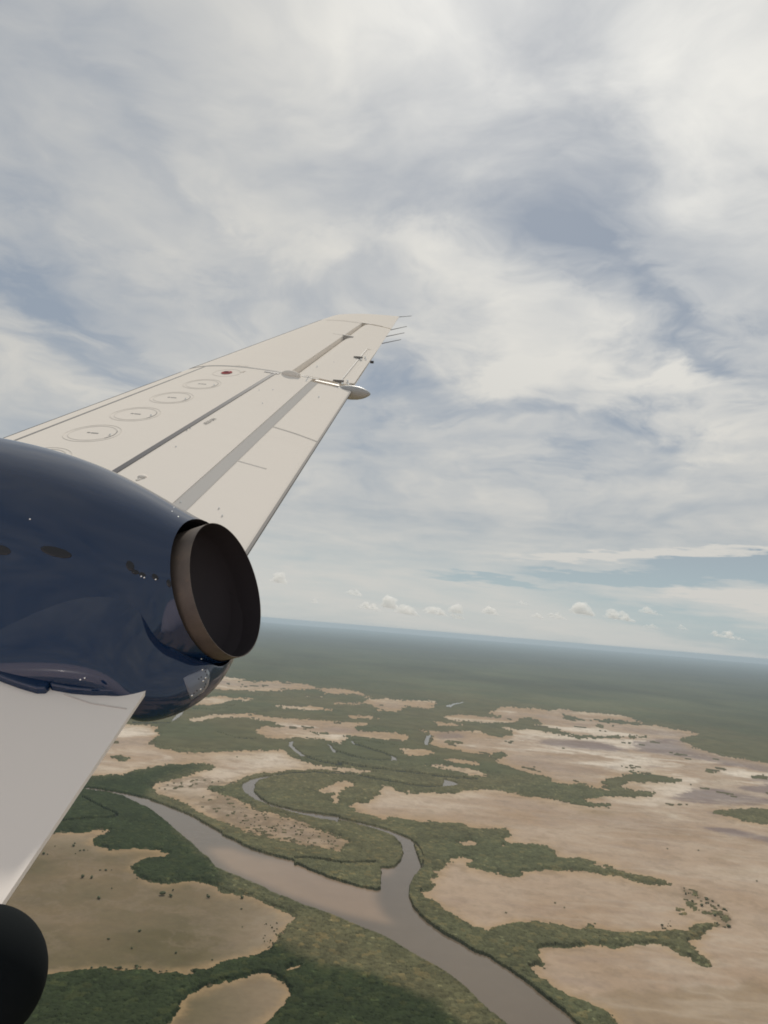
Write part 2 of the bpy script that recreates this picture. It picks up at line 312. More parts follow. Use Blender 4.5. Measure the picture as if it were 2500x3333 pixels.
WETMUD = [
    P(('3', [(90,540),(200,530),(400,540),(580,560),(700,610),(600,610),(350,590),(180,570)])),
    P(('3', [(740,550),(900,535),(1060,530),(1200,600),(1400,650),(1500,660),(1659,690),(1800,740),(1659,760),(1500,720),(1300,680),(1000,640),(800,610),(760,580)])),
    P(('3', [(980,930),(1100,900),(1200,860),(1350,870),(1500,905),(1700,940),(1659,965),(1400,980),(1280,960),(1150,960)])),
    P(('3', [(1460,850),(1700,840),(1700,905),(1500,875)])), P(('3', [(1500,800),(1700,790),(1700,825)])),
    P(('2', [(700,560),(900,555),(980,590),(850,605),(740,600)])), P(('2', [(1560,620),(1659,605),(1659,640)])),
    P(('3', [(150,345),(280,325),(380,340),(300,352)])), P(('3', [(820,715),(960,715),(900,728)])), P(('3', [(580,715),(650,722),(600,730)])),
    P(('3', [(700,380),(780,390),(800,405),(720,400)])), P(('3', [(1300,700),(1450,690),(1400,712)])),
    P(('3', [(1200,1120),(1450,1140),(1650,1190),(1700,1240),(1500,1190),(1300,1150)])), P(('3', [(1280,1010),(1380,1040),(1420,1070),(1300,1040)])),
]
BROWN = [  # rusty and scrubby tints on the flats
    P(('3', [(370,1010),(520,990),(600,1000),(680,1020),(640,1050),(540,1060),(430,1040)])), P(('3', [(1200,1235),(1340,1258),(1260,1262)])),
    P(('3', [(1240,1325),(1440,1310),(1480,1325),(1320,1348)])), P(('3', [(740,1045),(830,1070),(780,1070)])), P(('3', [(860,1140),(1000,1160),(1240,1200),(1100,1185),(900,1155)])),
    P(('6', [(1160,255),(1220,250),(1245,280),(1190,290)])), P(('6', [(1540,380),(1600,410),(1680,450),(1600,440)])), P(('6', [(820,790),(1000,830),(1080,905),(900,870)])),
    P(('2', [(595,1185),(640,1165),(700,1165),(745,1180),(700,1205),(650,1215),(610,1205)])), P(('1', [(380,750),(600,760),(800,850),(1000,880),(900,930),(700,900),(500,830)])),
    P(('1', [(0,640),(60,645),(90,665),(10,672)])), P(('0', [(800,1190),(960,1195),(990,1215),(880,1235),(810,1250)])),
    P(('4', [(-100,700),(400,760),(900,680),(1500,760),(1400,960),(800,960),(200,1000),(-200,1000)])), P(('6', [(1380,150),(1560,145),(1659,160),(1540,170)])),
    P(('6', [(0,930),(700,760),(1659,700),(1900,1100),(200,1100)])), P(('2', [(380,560),(560,580),(540,610),(420,615)])),
]
PALE = [
    P(('3', [(800,1010),(950,1010),(1150,1090),(1000,1130),(850,1060)])), P(('3', [(300,445),(520,450),(500,475),(320,470)])),
    P(('1', [(640,570),(900,545),(1100,545),(1150,560),(1000,620),(780,600)])), P(('1', [(700,650),(780,655),(740,680),(640,690)])),
    P(('3', [(1280,800),(1520,800),(1500,840),(1320,835)])), P(('3', [(820,650),(900,660),(880,700)])), P(('3', [(1100,660),(1300,690),(1200,710)])),
    P(('1', [(760,88),(900,108),(960,125),(1100,122),(1150,165),(1100,185),(900,178),(760,175)])), P(('2', [(110,250),(170,250),(165,265),(110,262)])),
    P(('2', [(270,300),(560,308),(520,330),(300,325)])), P(('3', [(900,440),(1160,480),(1200,500),(960,515),(850,480)])),
    P(('3', [(1080,830),(1350,858),(1659,905),(1700,925),(1350,872),(1080,838)])), P(('3', [(1380,965),(1440,905),(1465,905),(1405,962)])),
    P(('5', [(240,560),(470,480),(515,520),(480,600),(380,720),(220,770),(260,650)])), P(('4', [(700,1000),(980,955),(1120,1010),(1160,1050),(1000,1035)])),
]
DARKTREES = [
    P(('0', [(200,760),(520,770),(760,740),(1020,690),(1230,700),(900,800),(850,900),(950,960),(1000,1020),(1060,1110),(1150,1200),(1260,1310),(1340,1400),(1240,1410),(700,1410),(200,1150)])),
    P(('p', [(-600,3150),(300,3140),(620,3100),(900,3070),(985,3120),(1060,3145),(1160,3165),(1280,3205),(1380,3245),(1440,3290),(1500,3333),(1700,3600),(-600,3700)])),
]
SILT = [P(('5', [(-60,60),(100,60),(300,120),(530,150),(760,260),(1090,345),(1085,410),(1130,500),(1210,575),(1050,545),(900,510),(700,450),(500,380),(300,290),(100,200)])),
        P(('5', [(1115,205),(1210,190),(1190,215),(1130,262)]))]
BRIGHTWATER = WATER[1:]

X0, Y0, X1, Y1 = -700, 1960, 3300, 3760       # raster window, photograph pixels
RW, RH = X1 - X0, Y1 - Y0
def fill(polys):
    m = np.zeros((RH, RW), bool)
    for p in polys:
        a = np.array(p, float) - [X0, Y0]; n = len(a)
        y0 = max(int(a[:, 1].min()), 0); y1 = min(int(a[:, 1].max()) + 1, RH)
        b = np.roll(a, -1, 0)
        for yy in range(y0, y1):
            yc = yy + .5
            k = ((a[:, 1] <= yc) & (b[:, 1] > yc)) | ((b[:, 1] <= yc) & (a[:, 1] > yc))
            xs = np.sort(a[k, 0] + (yc - a[k, 1]) / (b[k, 1] - a[k, 1]) * (b[k, 0] - a[k, 0]))
            for i in range(0, len(xs) - 1, 2):
                m[yy, max(int(round(xs[i])), 0):max(int(round(xs[i + 1])), 0)] = True
    return m
def stroke(lines):
    polys = []
    for pts, wd in lines:
        for (ax, ay), (bx, by) in zip(pts, pts[1:]):
            L = math.hypot(bx - ax, by - ay) or 1; nx, ny = -(by - ay) / L * wd, (bx - ax) / L * wd
            ex, ey = (bx - ax) / L * wd * .5, (by - ay) / L * wd * .5
            polys.append([(ax + nx - ex, ay + ny - ey), (bx + nx + ex, by + ny + ey), (bx - nx + ex, by - ny + ey), (ax - nx - ex, ay - ny - ey)])
    return fill(polys)
def blur(m, ry, rx):
    m = m.astype(np.float32)
    for _ in range(2):
        for ax, r in ((0, ry), (1, rx)):
            if r < 1: continue
            c = np.cumsum(np.concatenate([np.zeros_like(np.take(m, [0], ax)), m], ax), ax)
            n = m.shape[ax]; i = np.arange(n)
            hi = np.minimum(i + r + 1, n); lo = np.maximum(i - r, 0)
            d = (hi - lo).reshape((-1, 1) if ax == 0 else (1, -1))
            m = (np.take(c, hi, ax) - np.take(c, lo, ax)) / d
    return m.astype(np.float32)

bare = (fill(SAND) & ~fill(GROVE)) | fill(HOLES)
water_m = fill(WATER); creek_m = stroke(CREEK)
wet_s, brown_s, pale_s = blur(fill(WETMUD), 3, 12), blur(fill(BROWN), 8, 22), blur(fill(PALE), 6, 20)
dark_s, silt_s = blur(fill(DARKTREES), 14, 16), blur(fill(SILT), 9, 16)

# polar sheet of points on the plain, fine where the plain is near and in view
NC, NR = 1560, 900
azs = np.radians(np.linspace(-38, 40, NC))
dep = np.concatenate([np.linspace(36, 1.2, NR - 110), np.linspace(1.2, .395, 111)[1:]])
rad = H / np.tan(np.radians(dep))
rad[-1] = 74000
AZ, RR = np.meshgrid(azs, rad)
GX, GY = RR * np.sin(AZ), RR * np.cos(AZ)

def to_px(x, y, z=0.0):
    v = np.stack([x, y, np.full_like(x, 1.0) * (z - H)], -1) @ R
    return PX + FPX * v[..., 0] / -v[..., 2], PY - FPX * v[..., 1] / -v[..., 2]
def look(img, x, y):
    u, v = to_px(x, y)
    iu = np.clip((u - X0).astype(np.int64), 0, RW - 1); iv = np.clip((v - Y0).astype(np.int64), 0, RH - 1)
    return img[iv, iu]
lod = np.clip(RR / 1800, 1, 6)
wx = fbm(GX / 46, GY / 46, 3, 5, .70); wy = fbm(GX / 46, GY / 46, 11, 5, .70)
fray = fbm(GX / (13 * lod ** .6), GY / (13 * lod ** .6), 160, 4, .68)
bare_v = look(blur(bare, 3, 6), GX + wx * 22 * lod, GY + wy * 32 * lod) + np.clip(fray * 1.9, -.36, .36) > .5
water_v = look(water_m, GX + wx * 5 * lod, GY + wy * 7 * lod)
offr = (RR < 1060)
n_big = fbm(GX / 380, GY / 380, 21, 4)
creek_v = look(creek_m, GX + wx * 4 * lod, GY + wy * 6 * lod) & ~bare_v & ~water_v
forest_v = ~bare_v & ~water_v & ~creek_v
# specks: stray trees on parts of the flats, bare spots close to the rim
px_u, px_v = to_px(GX, GY)
sp = fbm(GX / 11, GY / 11, 33, 2, .5)
zone = look(blur(fill([P(('1', [(700,800),(860,820),(1010,900),(1270,960),(1540,1070),(1500,1150),(1130,1090),(860,1010),(560,830)])),
                       P(('4', [(430,1000),(850,985),(1150,1040),(1180,1075),(900,1050),(430,1040)])),
                       P(('6', [(1230,230),(1380,290),(1480,370),(1470,430),(1400,430),(1380,370),(1250,300)])),
                       P(('1', [(600,690),(900,720),(960,690),(880,740),(680,770),(450,790),(380,750)]))]), 6, 8), GX, GY)
rim0 = look(blur(~bare, 4, 7), GX + wx * 30, GY + wy * 30)
scrub = bare_v & (sp + zone * .20 + wx * .25 + np.clip(rim0, 0, .5) * .62 > .49)
far_scr = fbm(GX / 90, GY / 40, 37, 3, .5)
scrub |= bare_v & (RR > 2600) & (fbm(GX / 130, GY / 120, 38, 4, .6) > .27)
forest_v |= scrub
water_v &= ~scrub
creek_v &= ~scrub

# worley crowns
def crowns(x, y, s, seed):
    cx, cy = np.floor(x / s), np.floor(y / s)
    best = np.full(x.shape, -1.0); idv = np.zeros(x.shape)
    for i in (-1, 0, 1):
        for j in (-1, 0, 1):
            gx, gy = cx + i, cy + j
            qx = (gx + .15 + .7 * hash2(gx, gy, seed)) * s; qy = (gy + .15 + .7 * hash2(gx, gy, seed + 1)) * s
            rr = s * (.55 + .35 * hash2(gx, gy, seed + 2)); hh = .55 + .45 * hash2(gx, gy, seed + 3)
            d2 = ((x - qx) ** 2 + (y - qy) ** 2) / rr ** 2
            v = np.where(d2 < 1, np.sqrt(np.clip(1 - d2, 0, 1)) * hh, -.1)
            k = v > best; best = np.where(k, v, best); idv = np.where(k, hash2(gx, gy, seed + 5), idv)
    return best, idv
c1, id1 = crowns(GX, GY, 5.2, 50)
c2, id2 = crowns(GX, GY, 11.0, 60)
near = np.clip((3200 - RR) / 1600, 0, 1)
canopy = 2.9 + near * (1.5 * c1 + 1.3 * c2) + (1 - near) * 2.2 * fbm(GX / 30, GY / 30, 70, 3) + 2.4 * fbm(GX / 70, GY / 70, 71, 3)
canopy = np.where(scrub, 1.8 + .9 * c1, canopy)
canopy += np.clip((RR - 6000) / 20000, 0, 1) * 50 * (fbm(GX / 3500, GY / 1600, 72, 3) + .15)
canopy += np.clip((RR - 40000) / 34000, 0, 1) ** 1.5 * (40 + 90 * fbm(GX / 9000, GY / 9000, 73, 3))
near_bare = look(blur(bare, 5, 9), GX + wx * 26 * lod, GY + wy * 38 * lod); near_water = look(blur(water_m, 5, 9), GX, GY)
taper = 1 - .80 * np.clip(near_bare * 2.4, 0, 1) * (1 - np.clip(near_water * 4, 0, 1))
nwat = np.clip((near_water + look(blur(creek_m, 4, 7), GX, GY)) * 3, 0, 1)
canopy = canopy * taper + nwat * 1.3
fb = forest_v.astype(np.float32)
for _ in range(2):
    for a_ in (0, 1): fb = (np.roll(fb, 1, a_) + fb + np.roll(fb, -1, a_)) / 3
canopy *= np.maximum(np.clip((fb - .30) / .60, .15, 1), nwat * .8)
canopy = np.where(forest_v, np.maximum(canopy, .7), 0)

def lerp(a, b, t): return a + (b - a) * t[..., None]
def C3(*c): return np.array(c, np.float64)
# tints of the flats
nb, nf = fbm(GX / 230, GY / 190, 81, 5, .55), fbm(GX / 15, GY / 15, 82, 4, .65)
sand = lerp(C3(.285, .205, .138)[None, None], C3(.35, .275, .21)[None, None], np.clip(nb * 2 + .5, 0, 1))
sand = lerp(sand, C3(.22, .165, .105), np.clip(.9 * look(brown_s, GX + wx * 40, GY + wy * 60) + nf * .35, 0, 1) * .75)
sand = lerp(sand, C3(.46, .40, .32), np.clip(look(pale_s, GX + wx * 60 * lod, GY + wy * 60 * lod) * (.75 + 1.8 * nb), 0, 1) * np.where(RR > 2600, .75, .35))
strk = fbm(GX / 620 + .6 * nb, GY / 420, 140, 5, .62)
farw = np.clip((RR - 1700) / 1900, 0, 1)
sand = lerp(sand, C3(.60, .54, .46), np.clip(strk * 7 + .12, 0, 1) * farw * .85)
sand = lerp(sand, C3(.19, .15, .14), np.clip(-strk * 6 - .5, 0, 1) * farw * .6)
sand = lerp(sand, C3(.15, .12, .12), np.clip(look(wet_s, GX + wx * 50 * lod, GY + wy * 40 * lod) * 1.3 + np.clip(far_scr - .16, 0, 1) * 1.2, 0, 1) * .8)
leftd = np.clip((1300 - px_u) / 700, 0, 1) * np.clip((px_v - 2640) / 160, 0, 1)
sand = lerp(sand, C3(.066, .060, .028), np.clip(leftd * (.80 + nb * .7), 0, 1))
rim = blur(~bare, 16, 26); rimv = look(rim, GX + wx * 40, GY + wy * 40)
sand = lerp(sand, C3(.31, .215, .115), np.clip(rimv * 2.4 + nb * .5, 0, 1) * .62)
mott = np.clip(fbm(GX / 34, GY / 34, 150, 4, .65) * 5 - .25 + zone * .9, 0, 1)
sand = lerp(sand, C3(.135, .100, .062), mott * np.clip(.22 + zone * .5 + rimv * .5, 0, .6))
ridge = 1 - np.abs(fbm(GX / 120 + wx * .8, GY / 120 + wy * .8, 120, 5, .6)) * 9
ridge2w = np.clip((px_u - 1500) / 600, .15, 1)
ridge2 = 1 - np.abs(fbm(GX / 420, GY / 160, 130, 5, .6)) * 10
sand = lerp(sand, C3(.21, .165, .125), np.clip(ridge, 0, 1) ** 2 * .28)
sand = lerp(sand, C3(.42, .36, .29), np.clip(ridge2, 0, 1) ** 2 * .34 * ridge2w * np.clip((1 - leftd), 0, 1))
sand *= (1 + nf[..., None] * .24) * .97
sand = np.where(creek_v[..., None], np.array([.030, .032, .022]), sand)  # creek beds coloured dark to stand in for the shade of the trees
# tints of the leaves
olive = lerp(C3(.120, .110, .058)[None, None], C3(.093, .098, .052)[None, None], np.clip(n_big * 2.2 + .5, 0, 1))
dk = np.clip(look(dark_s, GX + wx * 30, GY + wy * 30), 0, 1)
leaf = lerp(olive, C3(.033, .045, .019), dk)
leaf *= (0.66 + .68 * np.where(near > .1, id1 * .5 + id2 * .5, .5))[..., None]
leaf = lerp(leaf, leaf * np.array([1.5, 1.2, 1.0]), np.clip((id2 - .8) * 5, 0, 1) * near * .6)
leaf *= (1 + .5 * fbm(GX / 55, GY / 55, 90, 4)[..., None])
spk = (hash2(np.floor(GX / 6), np.floor(GY / 6), 99) > .985) & (near > .2)
leaf = np.where(spk[..., None], leaf * 1.7, leaf)
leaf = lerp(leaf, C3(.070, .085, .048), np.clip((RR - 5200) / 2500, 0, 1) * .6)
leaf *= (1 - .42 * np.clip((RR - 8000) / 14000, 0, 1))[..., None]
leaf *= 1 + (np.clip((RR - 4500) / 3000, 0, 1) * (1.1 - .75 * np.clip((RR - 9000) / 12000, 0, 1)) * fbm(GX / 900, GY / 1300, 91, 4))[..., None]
leaf *= .80
leaf = np.where(scrub[..., None], np.array([.085, .072, .042]) * (1 + .4 * nf[..., None]), leaf)
muddy = lerp(C3(.108, .083, .058)[None, None], C3(.215, .152, .100), np.clip(look(silt_s, GX, GY), 0, 1))
muddy = muddy + 0 * GX[..., None]

idx = np.arange(NR * NC).reshape(NR, NC)
quads = np.stack([idx[:-1, :-1], idx[:-1, 1:], idx[1:, 1:], idx[1:, :-1]], -1)
def submesh(name, facemask, Zg, colr, material, smooth=False):
    q = quads[facemask]
    used, inv = np.unique(q.ravel(), return_inverse=True)
    V = np.stack([GX.ravel()[used], GY.ravel()[used], Zg.ravel()[used]], -1)
    return mesh_np(name, V, inv.reshape(-1, 4)[:, ::-1], material, smooth, colr.reshape(-1, 3)[used])
def anyc(m): return m[:-1, :-1] | m[:-1, 1:] | m[1:, 1:] | m[1:, :-1]
def allc(m): return m[:-1, :-1] & m[:-1, 1:] & m[1:, 1:] & m[1:, :-1]

def tint_mat(name, rough, spec=.3, fine=.25, scale=.35):
    m, b, gg = mat(name, (1, 1, 1), rough, spec=spec)
    a = gg.n('ShaderNodeVertexColor', layer_name='tint').outputs[0]
    co = gg.n('ShaderNodeTexCoord').outputs['Object']
    nz = gg.noise(co, scale, 5, .65)[0]
    k = gg.m('MULTIPLY_ADD', nz, fine * 2, 1 - fine)
    c = gg.n('ShaderNodeVectorMath', {0: a, 'Scale': k}, operation='SCALE').outputs[0]
    m.node_tree.links.new(c, b.inputs['Base Color'])
    return m, b, gg
M_sand, _, _ = tint_mat('mud flat', .95, .04, .12, .12)
M_leaf, _, _ = tint_mat('mangrove leaves', .95, .03, .35, .5)
M_wat, bw, gw = tint_mat('muddy water', .13, .22, .12, .02)
wv = gw.noise(gw.n('ShaderNodeTexCoord').outputs['Object'], .25, 4, .6)[0]
bp = gw.n('ShaderNodeBump', {'Strength': .12, 'Distance': .25, 'Height': wv}).outputs[0]
M_wat.node_tree.links.new(bp, bw.inputs['Normal'])

FARROW = RR[:-1, :-1] > 5600
fm = anyc(forest_v)
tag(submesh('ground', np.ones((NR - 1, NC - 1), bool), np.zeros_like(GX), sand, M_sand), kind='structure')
wm = anyc(water_v)
tag(submesh('river', wm, np.full_like(GX, .5), muddy, M_wat), kind='structure')
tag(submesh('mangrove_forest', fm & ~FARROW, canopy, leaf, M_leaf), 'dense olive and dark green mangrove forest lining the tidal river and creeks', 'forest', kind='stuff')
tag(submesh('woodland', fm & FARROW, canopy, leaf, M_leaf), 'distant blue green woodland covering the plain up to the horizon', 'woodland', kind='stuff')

# the rest of the plain, outside the fine sheet
M_out, bo, go_ = mat('plain', (.1, .1, .05), .9, spec=.1)
co = go_.n('ShaderNodeTexCoord').outputs['Object']
nz = go_.noise(co, .0009, 8, .6)[0]
cc = go_.mix(go_.ramp(nz, .46, .54), (.085, .10, .045), (.36, .27, .185))
M_out.node_tree.links.new(cc, bo.inputs['Base Color'])
ringr = [5, 400, 1200, 4000, 12000, 30000, 75000]; V = []; Fq = []
for r_ in ringr:
    for k in range(96): V.append((r_ * cos(2 * pi * k / 96), r_ * sin(2 * pi * k / 96), -3.0))
for i in range(len(ringr) - 1):
    for k in range(96): Fq.append((i * 96 + k, (i + 1) * 96 + k, (i + 1) * 96 + (k + 1) % 96, i * 96 + (k + 1) % 96))
tag(mesh_np('terrain', V, Fq, M_out), kind='structure')

# stray mangroves standing on the flats: one bush mesh, many things
def gpt(x, y, z=0.0):
    d = ray(x, y); t = (z - H) / d[2]; return d[0] * t, d[1] * t
def bush_mesh():
    bm = bmesh.new(); rnd = random.Random(5)
    for k in range(6):
        a = rnd.uniform(0, 2 * pi); r0 = rnd.uniform(0, .55) if k else 0
        ce = Vector((r0 * cos(a), r0 * sin(a), rnd.uniform(.75, 1.05))); s = rnd.uniform(.38, .6)
        ret = bmesh.ops.create_icosphere(bm, subdivisions=2, radius=s, matrix=Matrix.Translation(ce))
        for v in ret['verts']:
            n_ = mnoise.noise(v.co * 3.1 + Vector((k * 7, 0, 0))); v.co = ce + (v.co - ce) * (1 + .45 * n_); v.co.z = max(v.co.z, .25)
    for k in range(4):
        a = k * pi / 2 + .4
        bmesh.ops.create_cone(bm, cap_ends=True, segments=5, radius1=.09, radius2=.05, depth=.9,
                              matrix=Matrix.Translation((.3 * cos(a), .3 * sin(a), .42)) @ Matrix.Rotation(.25, 4, 'X'))
    me = bpy.data.meshes.new('mangrove_bush'); bm.to_mesh(me); bm.free(); return me
bme = bush_mesh()
M_bush, bb, gb_ = mat('bush leaves', (.07, .085, .04), .8, spec=.2)
nz = gb_.noise(gb_.n('ShaderNodeTexCoord').outputs['Object'], 5, 5, .7)[0]
M_bush.node_tree.links.new(gb_.mix(nz, (.035, .045, .02), (.11, .12, .055)), bb.inputs['Base Color'])
bme.materials.append(M_bush)
def bush(x, y, s, label, group):
    gx, gy = gpt(x, y); s *= .62
    o = bpy.data.objects.new('mangrove_bush', bme); COL.objects.link(o)
    o.location = (gx, gy, 0); o.rotation_euler = (0, 0, random.uniform(0, 6.28))
    s *= random.choice((.6, .8, 1, 1, 1.25, 1.6)); q = random.uniform(.7, 1.35); o.scale = (s * q, s / q, s * random.uniform(.6, .9))
    tag(o, label, 'bush', group)
def inpoly(x, y, poly):
    c = False
    for (ax, ay), (bx, by) in zip(poly, poly[1:] + poly[:1]):
        if (ay > y) != (by > y) and x < (bx - ax) * (y - ay) / (by - ay) + ax: c = not c
    return c
def scatter(poly, n, smin, smax, label, group):
    xs = [p[0] for p in poly]; ys = [p[1] for p in poly]; k = 0; tries = 0
    while k < n and tries < 8000:
        tries += 1
        x, y = random.uniform(min(xs), max(xs)), random.uniform(min(ys), max(ys))
        if inpoly(x, y, poly) and bare[int(y - Y0), int(x - X0)]:
            bush(x, y, random.uniform(smin, smax), label, group); k += 1
scatter(P(('1', [(900,850),(1010,900),(1270,965),(1500,1065),(1535,1085),(1500,1140),(1250,1100),(1000,1040),(860,960)])), 75, 1.6, 3.4,
        'small dark mangrove bush on the tongue of pale flat inside the river bend', 'bushes on the tongue of flat in the river bend')
scatter(P(('5', [(330,570),(430,560),(450,640),(430,740),(360,740),(320,690)])), 20, 1.8, 3.2,
        'dark round mangrove bush on the flat edge above the dark lower forest', 'bushes on the right rim of the brown flat')
scatter(P(('4', [(430,990),(850,980),(1150,1030),(1190,1065),(900,1020),(430,1020)])), 36, 1.8, 3.2,
        'dark bush in the fringe along the lower edge of the brown flat', 'bushes fringing the lower forest')
scatter(P(('6', [(1230,230),(1380,290),(1480,370),(1480,430),(1400,450),(1380,370),(1250,300)])), 34, 2.2, 4.5,
        'dark bush in the broken arc at the tip of the mangrove spit', 'bushes in the arc at the spit tip')
scatter(P(('6', [(1100,395),(1180,400),(1190,440),(1120,440)])), 8, 2.0, 3.6,
        'dark bush in the loose clump just above the mangrove spit', 'bushes above the spit')
LONE = [
    ('in the highest little cluster on the brown flat, nearest the white wing', [(340,30,4),(330,52,3.5)]),
    ('in the short row just below the highest cluster on the brown flat', [(345,110,4),(380,88,3.5),(410,85,4),(440,84,3.5)]),
    ('in the small pair close beside the edge of the white wing', [(100,112,4.5),(130,115,3.5)]),
    ('dot alone close beside the white wing, highest on that side', [(188,52,3)]),
    ('in the row of three pointing at the round forest lobe', [(535,238,4),(580,238,5),(625,236,4)]),
    ('in the pair left of and below the row of three', [(400,292,5),(470,297,4.5)]),
    ('alone midway below the row of three on the brown flat', [(625,378,5)]),
    ('small and alone, left and below of the one under the row of three', [(525,455,4)]),
    ('in the close pair below the tip of the round forest lobe', [(1015,428,5.5),(1080,440,4.5)]),
    ('in the stacked pair under the right part of the upper forest edge', [(1363,428,5),(1370,448,5)]),
    ('near the far right end of the brown flat', [(1630,452,5)]),
    ('small, below the one at the far right end', [(1625,537,4)]),
    ('alone in the very middle of the brown flat', [(840,708,4.5)]),
    ('alone in the lower right of the brown flat, above the forest strip', [(1120,877,4)]),
    ('alone just above the dark forest strip where it climbs to the right', [(1400,930,4.5)]),
    ('small and alone, left of and below the one in the very middle', [(600,770,3.5)]),
    ('small, low at right by the rim bushes', [(1632,675,4)]),
    ('tiny, straight below the one in the very middle of the flat', [(780,840,2.6)]),
    ('small, just above the close pair below the round forest lobe', [(1097,393,3.5)]),
]
for words, spots in LONE:
    for (x, y, sz) in spots:
        (bx_, by_), = tr('4', [(x, y)])
        bush(bx_, by_, sz * 1.0, 'dark bush ' + words, 'lone bushes on the broad brown flat')

# ------------------------------------------------------------------ aircraft, in its own frame: forward f, outboard o, up u
TURN = R @ R_FIT.T                            # the wing was measured in camera axes
fW = np.array([-0.98188427, 0.18677896, 0.03188892]); fW = TURN @ fW; fW /= np.linalg.norm(fW)
uW = np.array([-0.04135167, -0.37546489, 0.92591369]); uW = TURN @ uW; uW -= fW * (uW @ fW); uW /= np.linalg.norm(uW)
oW = np.array([0.18491436, 0.90782142, 0.37638669]); oW = TURN @ oW; oW -= fW * (oW @ fW) + uW * (oW @ uW); oW /= np.linalg.norm(oW)
T0 = np.array([0.76611225, 0.33186003, -1.12849056])       # trailing edge beside the cabin window
AP = np.array([2.66894628, 16.37109223, 0.84087952])       # where leading and trailing edges would meet
NW = np.array([(TURN @ np.array([-0.06357883, -0.48330183, 0.87314207])) @ a for a in (fW, oW, uW)])
ORG = T0.copy()
def L(p): return Vector((-(p[0] - ORG[0]), p[1] - ORG[1], p[2] - ORG[2]))
root = bpy.data.objects.new('aircraft', None); COL.objects.link(root)
orgW = fW * ORG[0] + oW * ORG[1] + uW * ORG[2] + np.array([0, 0, H])
root.matrix_world = Matrix([[-fW[i], oW[i], uW[i], orgW[i]] for i in range(3)] + [[0, 0, 0, 1]])
tag(root, 'white winged, dark blue nacelled turboprop aircraft flying banked over the mangrove coast', 'aircraft')

KC, HC = .95, .075
def prof(t, m=HC):
    x = min(max(1 - t, 0), 1)
    return 5 * .12 * (.2969 * sqrt(x) - .126 * x - .3516 * x * x + .2843 * x ** 3 - .1036 * x ** 4) / .06 * m
def S(q, t, dz=0.0, m=HC):                    # point on the wing's upper skin: q from the apex, t from trailing (0) to leading edge (1)
    return AP + q * (T0 - AP) + np.array([q * 2.205 * KC * t, 0, 0]) + NW * (q * 2.205 * prof(t, m) + dz)
def SL(q, t, dz=0.0): return AP + q * (T0 - AP) + np.array([q * 2.205 * KC * t, 0, 0]) + NW * (-q * 2.205 * prof(t, .045) + dz)

def part(name, bm, m, parent=None, smooth=False, label=None, bevel=0):
    me = bpy.data.meshes.new(name)
    bmesh.ops.recalc_face_normals(bm, faces=bm.faces)
    bm.to_mesh(me); bm.free(); me.materials.append(m)
    if smooth: me.polygons.foreach_set('use_smooth', [True] * len(me.polygons))
    o = bpy.data.objects.new(name, me); COL.objects.link(o); o.parent = parent or root
    if label: o['label'] = label
    if bevel:
        b = o.modifiers.new('b', 'BEVEL'); b.width = bevel; b.segments = 2; b.limit_method = 'ANGLE'
    return o
def shade_auto(o, ang=35):
    me = o.data; bm = bmesh.new(); bm.from_mesh(me)
    for f in bm.faces: f.smooth = True
    for e in bm.edges: e.smooth = len(e.link_faces) == 2 and e.calc_face_angle(0) < radians(ang)
    bm.to_mesh(me); bm.free(); return o
def grid_bm(rows, close_u=False, bm=None):    # rows of points -> quads
    bm = bm or bmesh.new(); vs = [[bm.verts.new(L(p)) for p in r] for r in rows]
    for i in range(len(vs) - 1):
        n = len(vs[i])
        for j in range(n if close_u else n - 1):
            try: bm.faces.new((vs[i][j], vs[i][(j + 1) % n], vs[i + 1][(j + 1) % n], vs[i + 1][j]))
            except ValueError: pass
    return bm, vs
def panel(q0, q1, t0, t1, nq=8, ntt=14, top=S, bot=SL, q1f=None, dzt=0.0, dzb=0.0):
    """closed body between the upper and the lower skin"""
    rows = []
    for i in range(nq + 1):
        a = i / nq; loop = []
        for side in (0, 1):
            for j in range(ntt + 1):
                b = j / ntt
                if side: b = 1 - b
                t = t0 + (t1 - t0) * b
                if t1 > .99: t = t0 + (t1 - t0) * (1 - (1 - b) ** 1.8)
                qe = q1 if q1f is None else q1f(t)
                q = q0 + (qe - q0) * a
                if side == 1 and t1 > .99 and j == 0: continue
                if side == 1 and t0 < .02 and j == ntt:
                    loop.append(bot(q, t, -0.004)); continue
                loop.append(top(q, t, dzt) if side == 0 else bot(q, t, dzb))
        rows.append(loop)
    bm, vs = grid_bm(rows, True)
    for r in (vs[0], vs[-1]):
        try: bm.faces.new(r)
        except ValueError: pass
    return bm
def skin_strip(pts, wd, dz=.0015, bm=None, thick=.0015):     # a thin raised band following (q, t) points; width metres along the chord
    bm = bm or bmesh.new(); V = []
    P3 = [S(q, t, dz) for q, t in pts]
    for i, p in enumerate(P3):
        d = P3[min(i + 1, len(P3) - 1)] - P3[max(i - 1, 0)]; d /= np.linalg.norm(d)
        s_ = np.cross(d, NW); s_ /= np.linalg.norm(s_)
        V.append((bm.verts.new(L(p - s_ * wd / 2)), bm.verts.new(L(p + s_ * wd / 2)), bm.verts.new(L(p - s_ * wd / 2 - NW * thick)), bm.verts.new(L(p + s_ * wd / 2 - NW * thick))))
    for a, b in zip(V, V[1:]):
        for i, j in ((0, 1), (1, 3), (3, 2), (2, 0)): bm.faces.new((a[i], a[j], b[j], b[i]))
    bm.faces.new((V[0][0], V[0][1], V[0][3], V[0][2])); bm.faces.new((V[-1][0], V[-1][1], V[-1][3], V[-1][2]))
    return bm

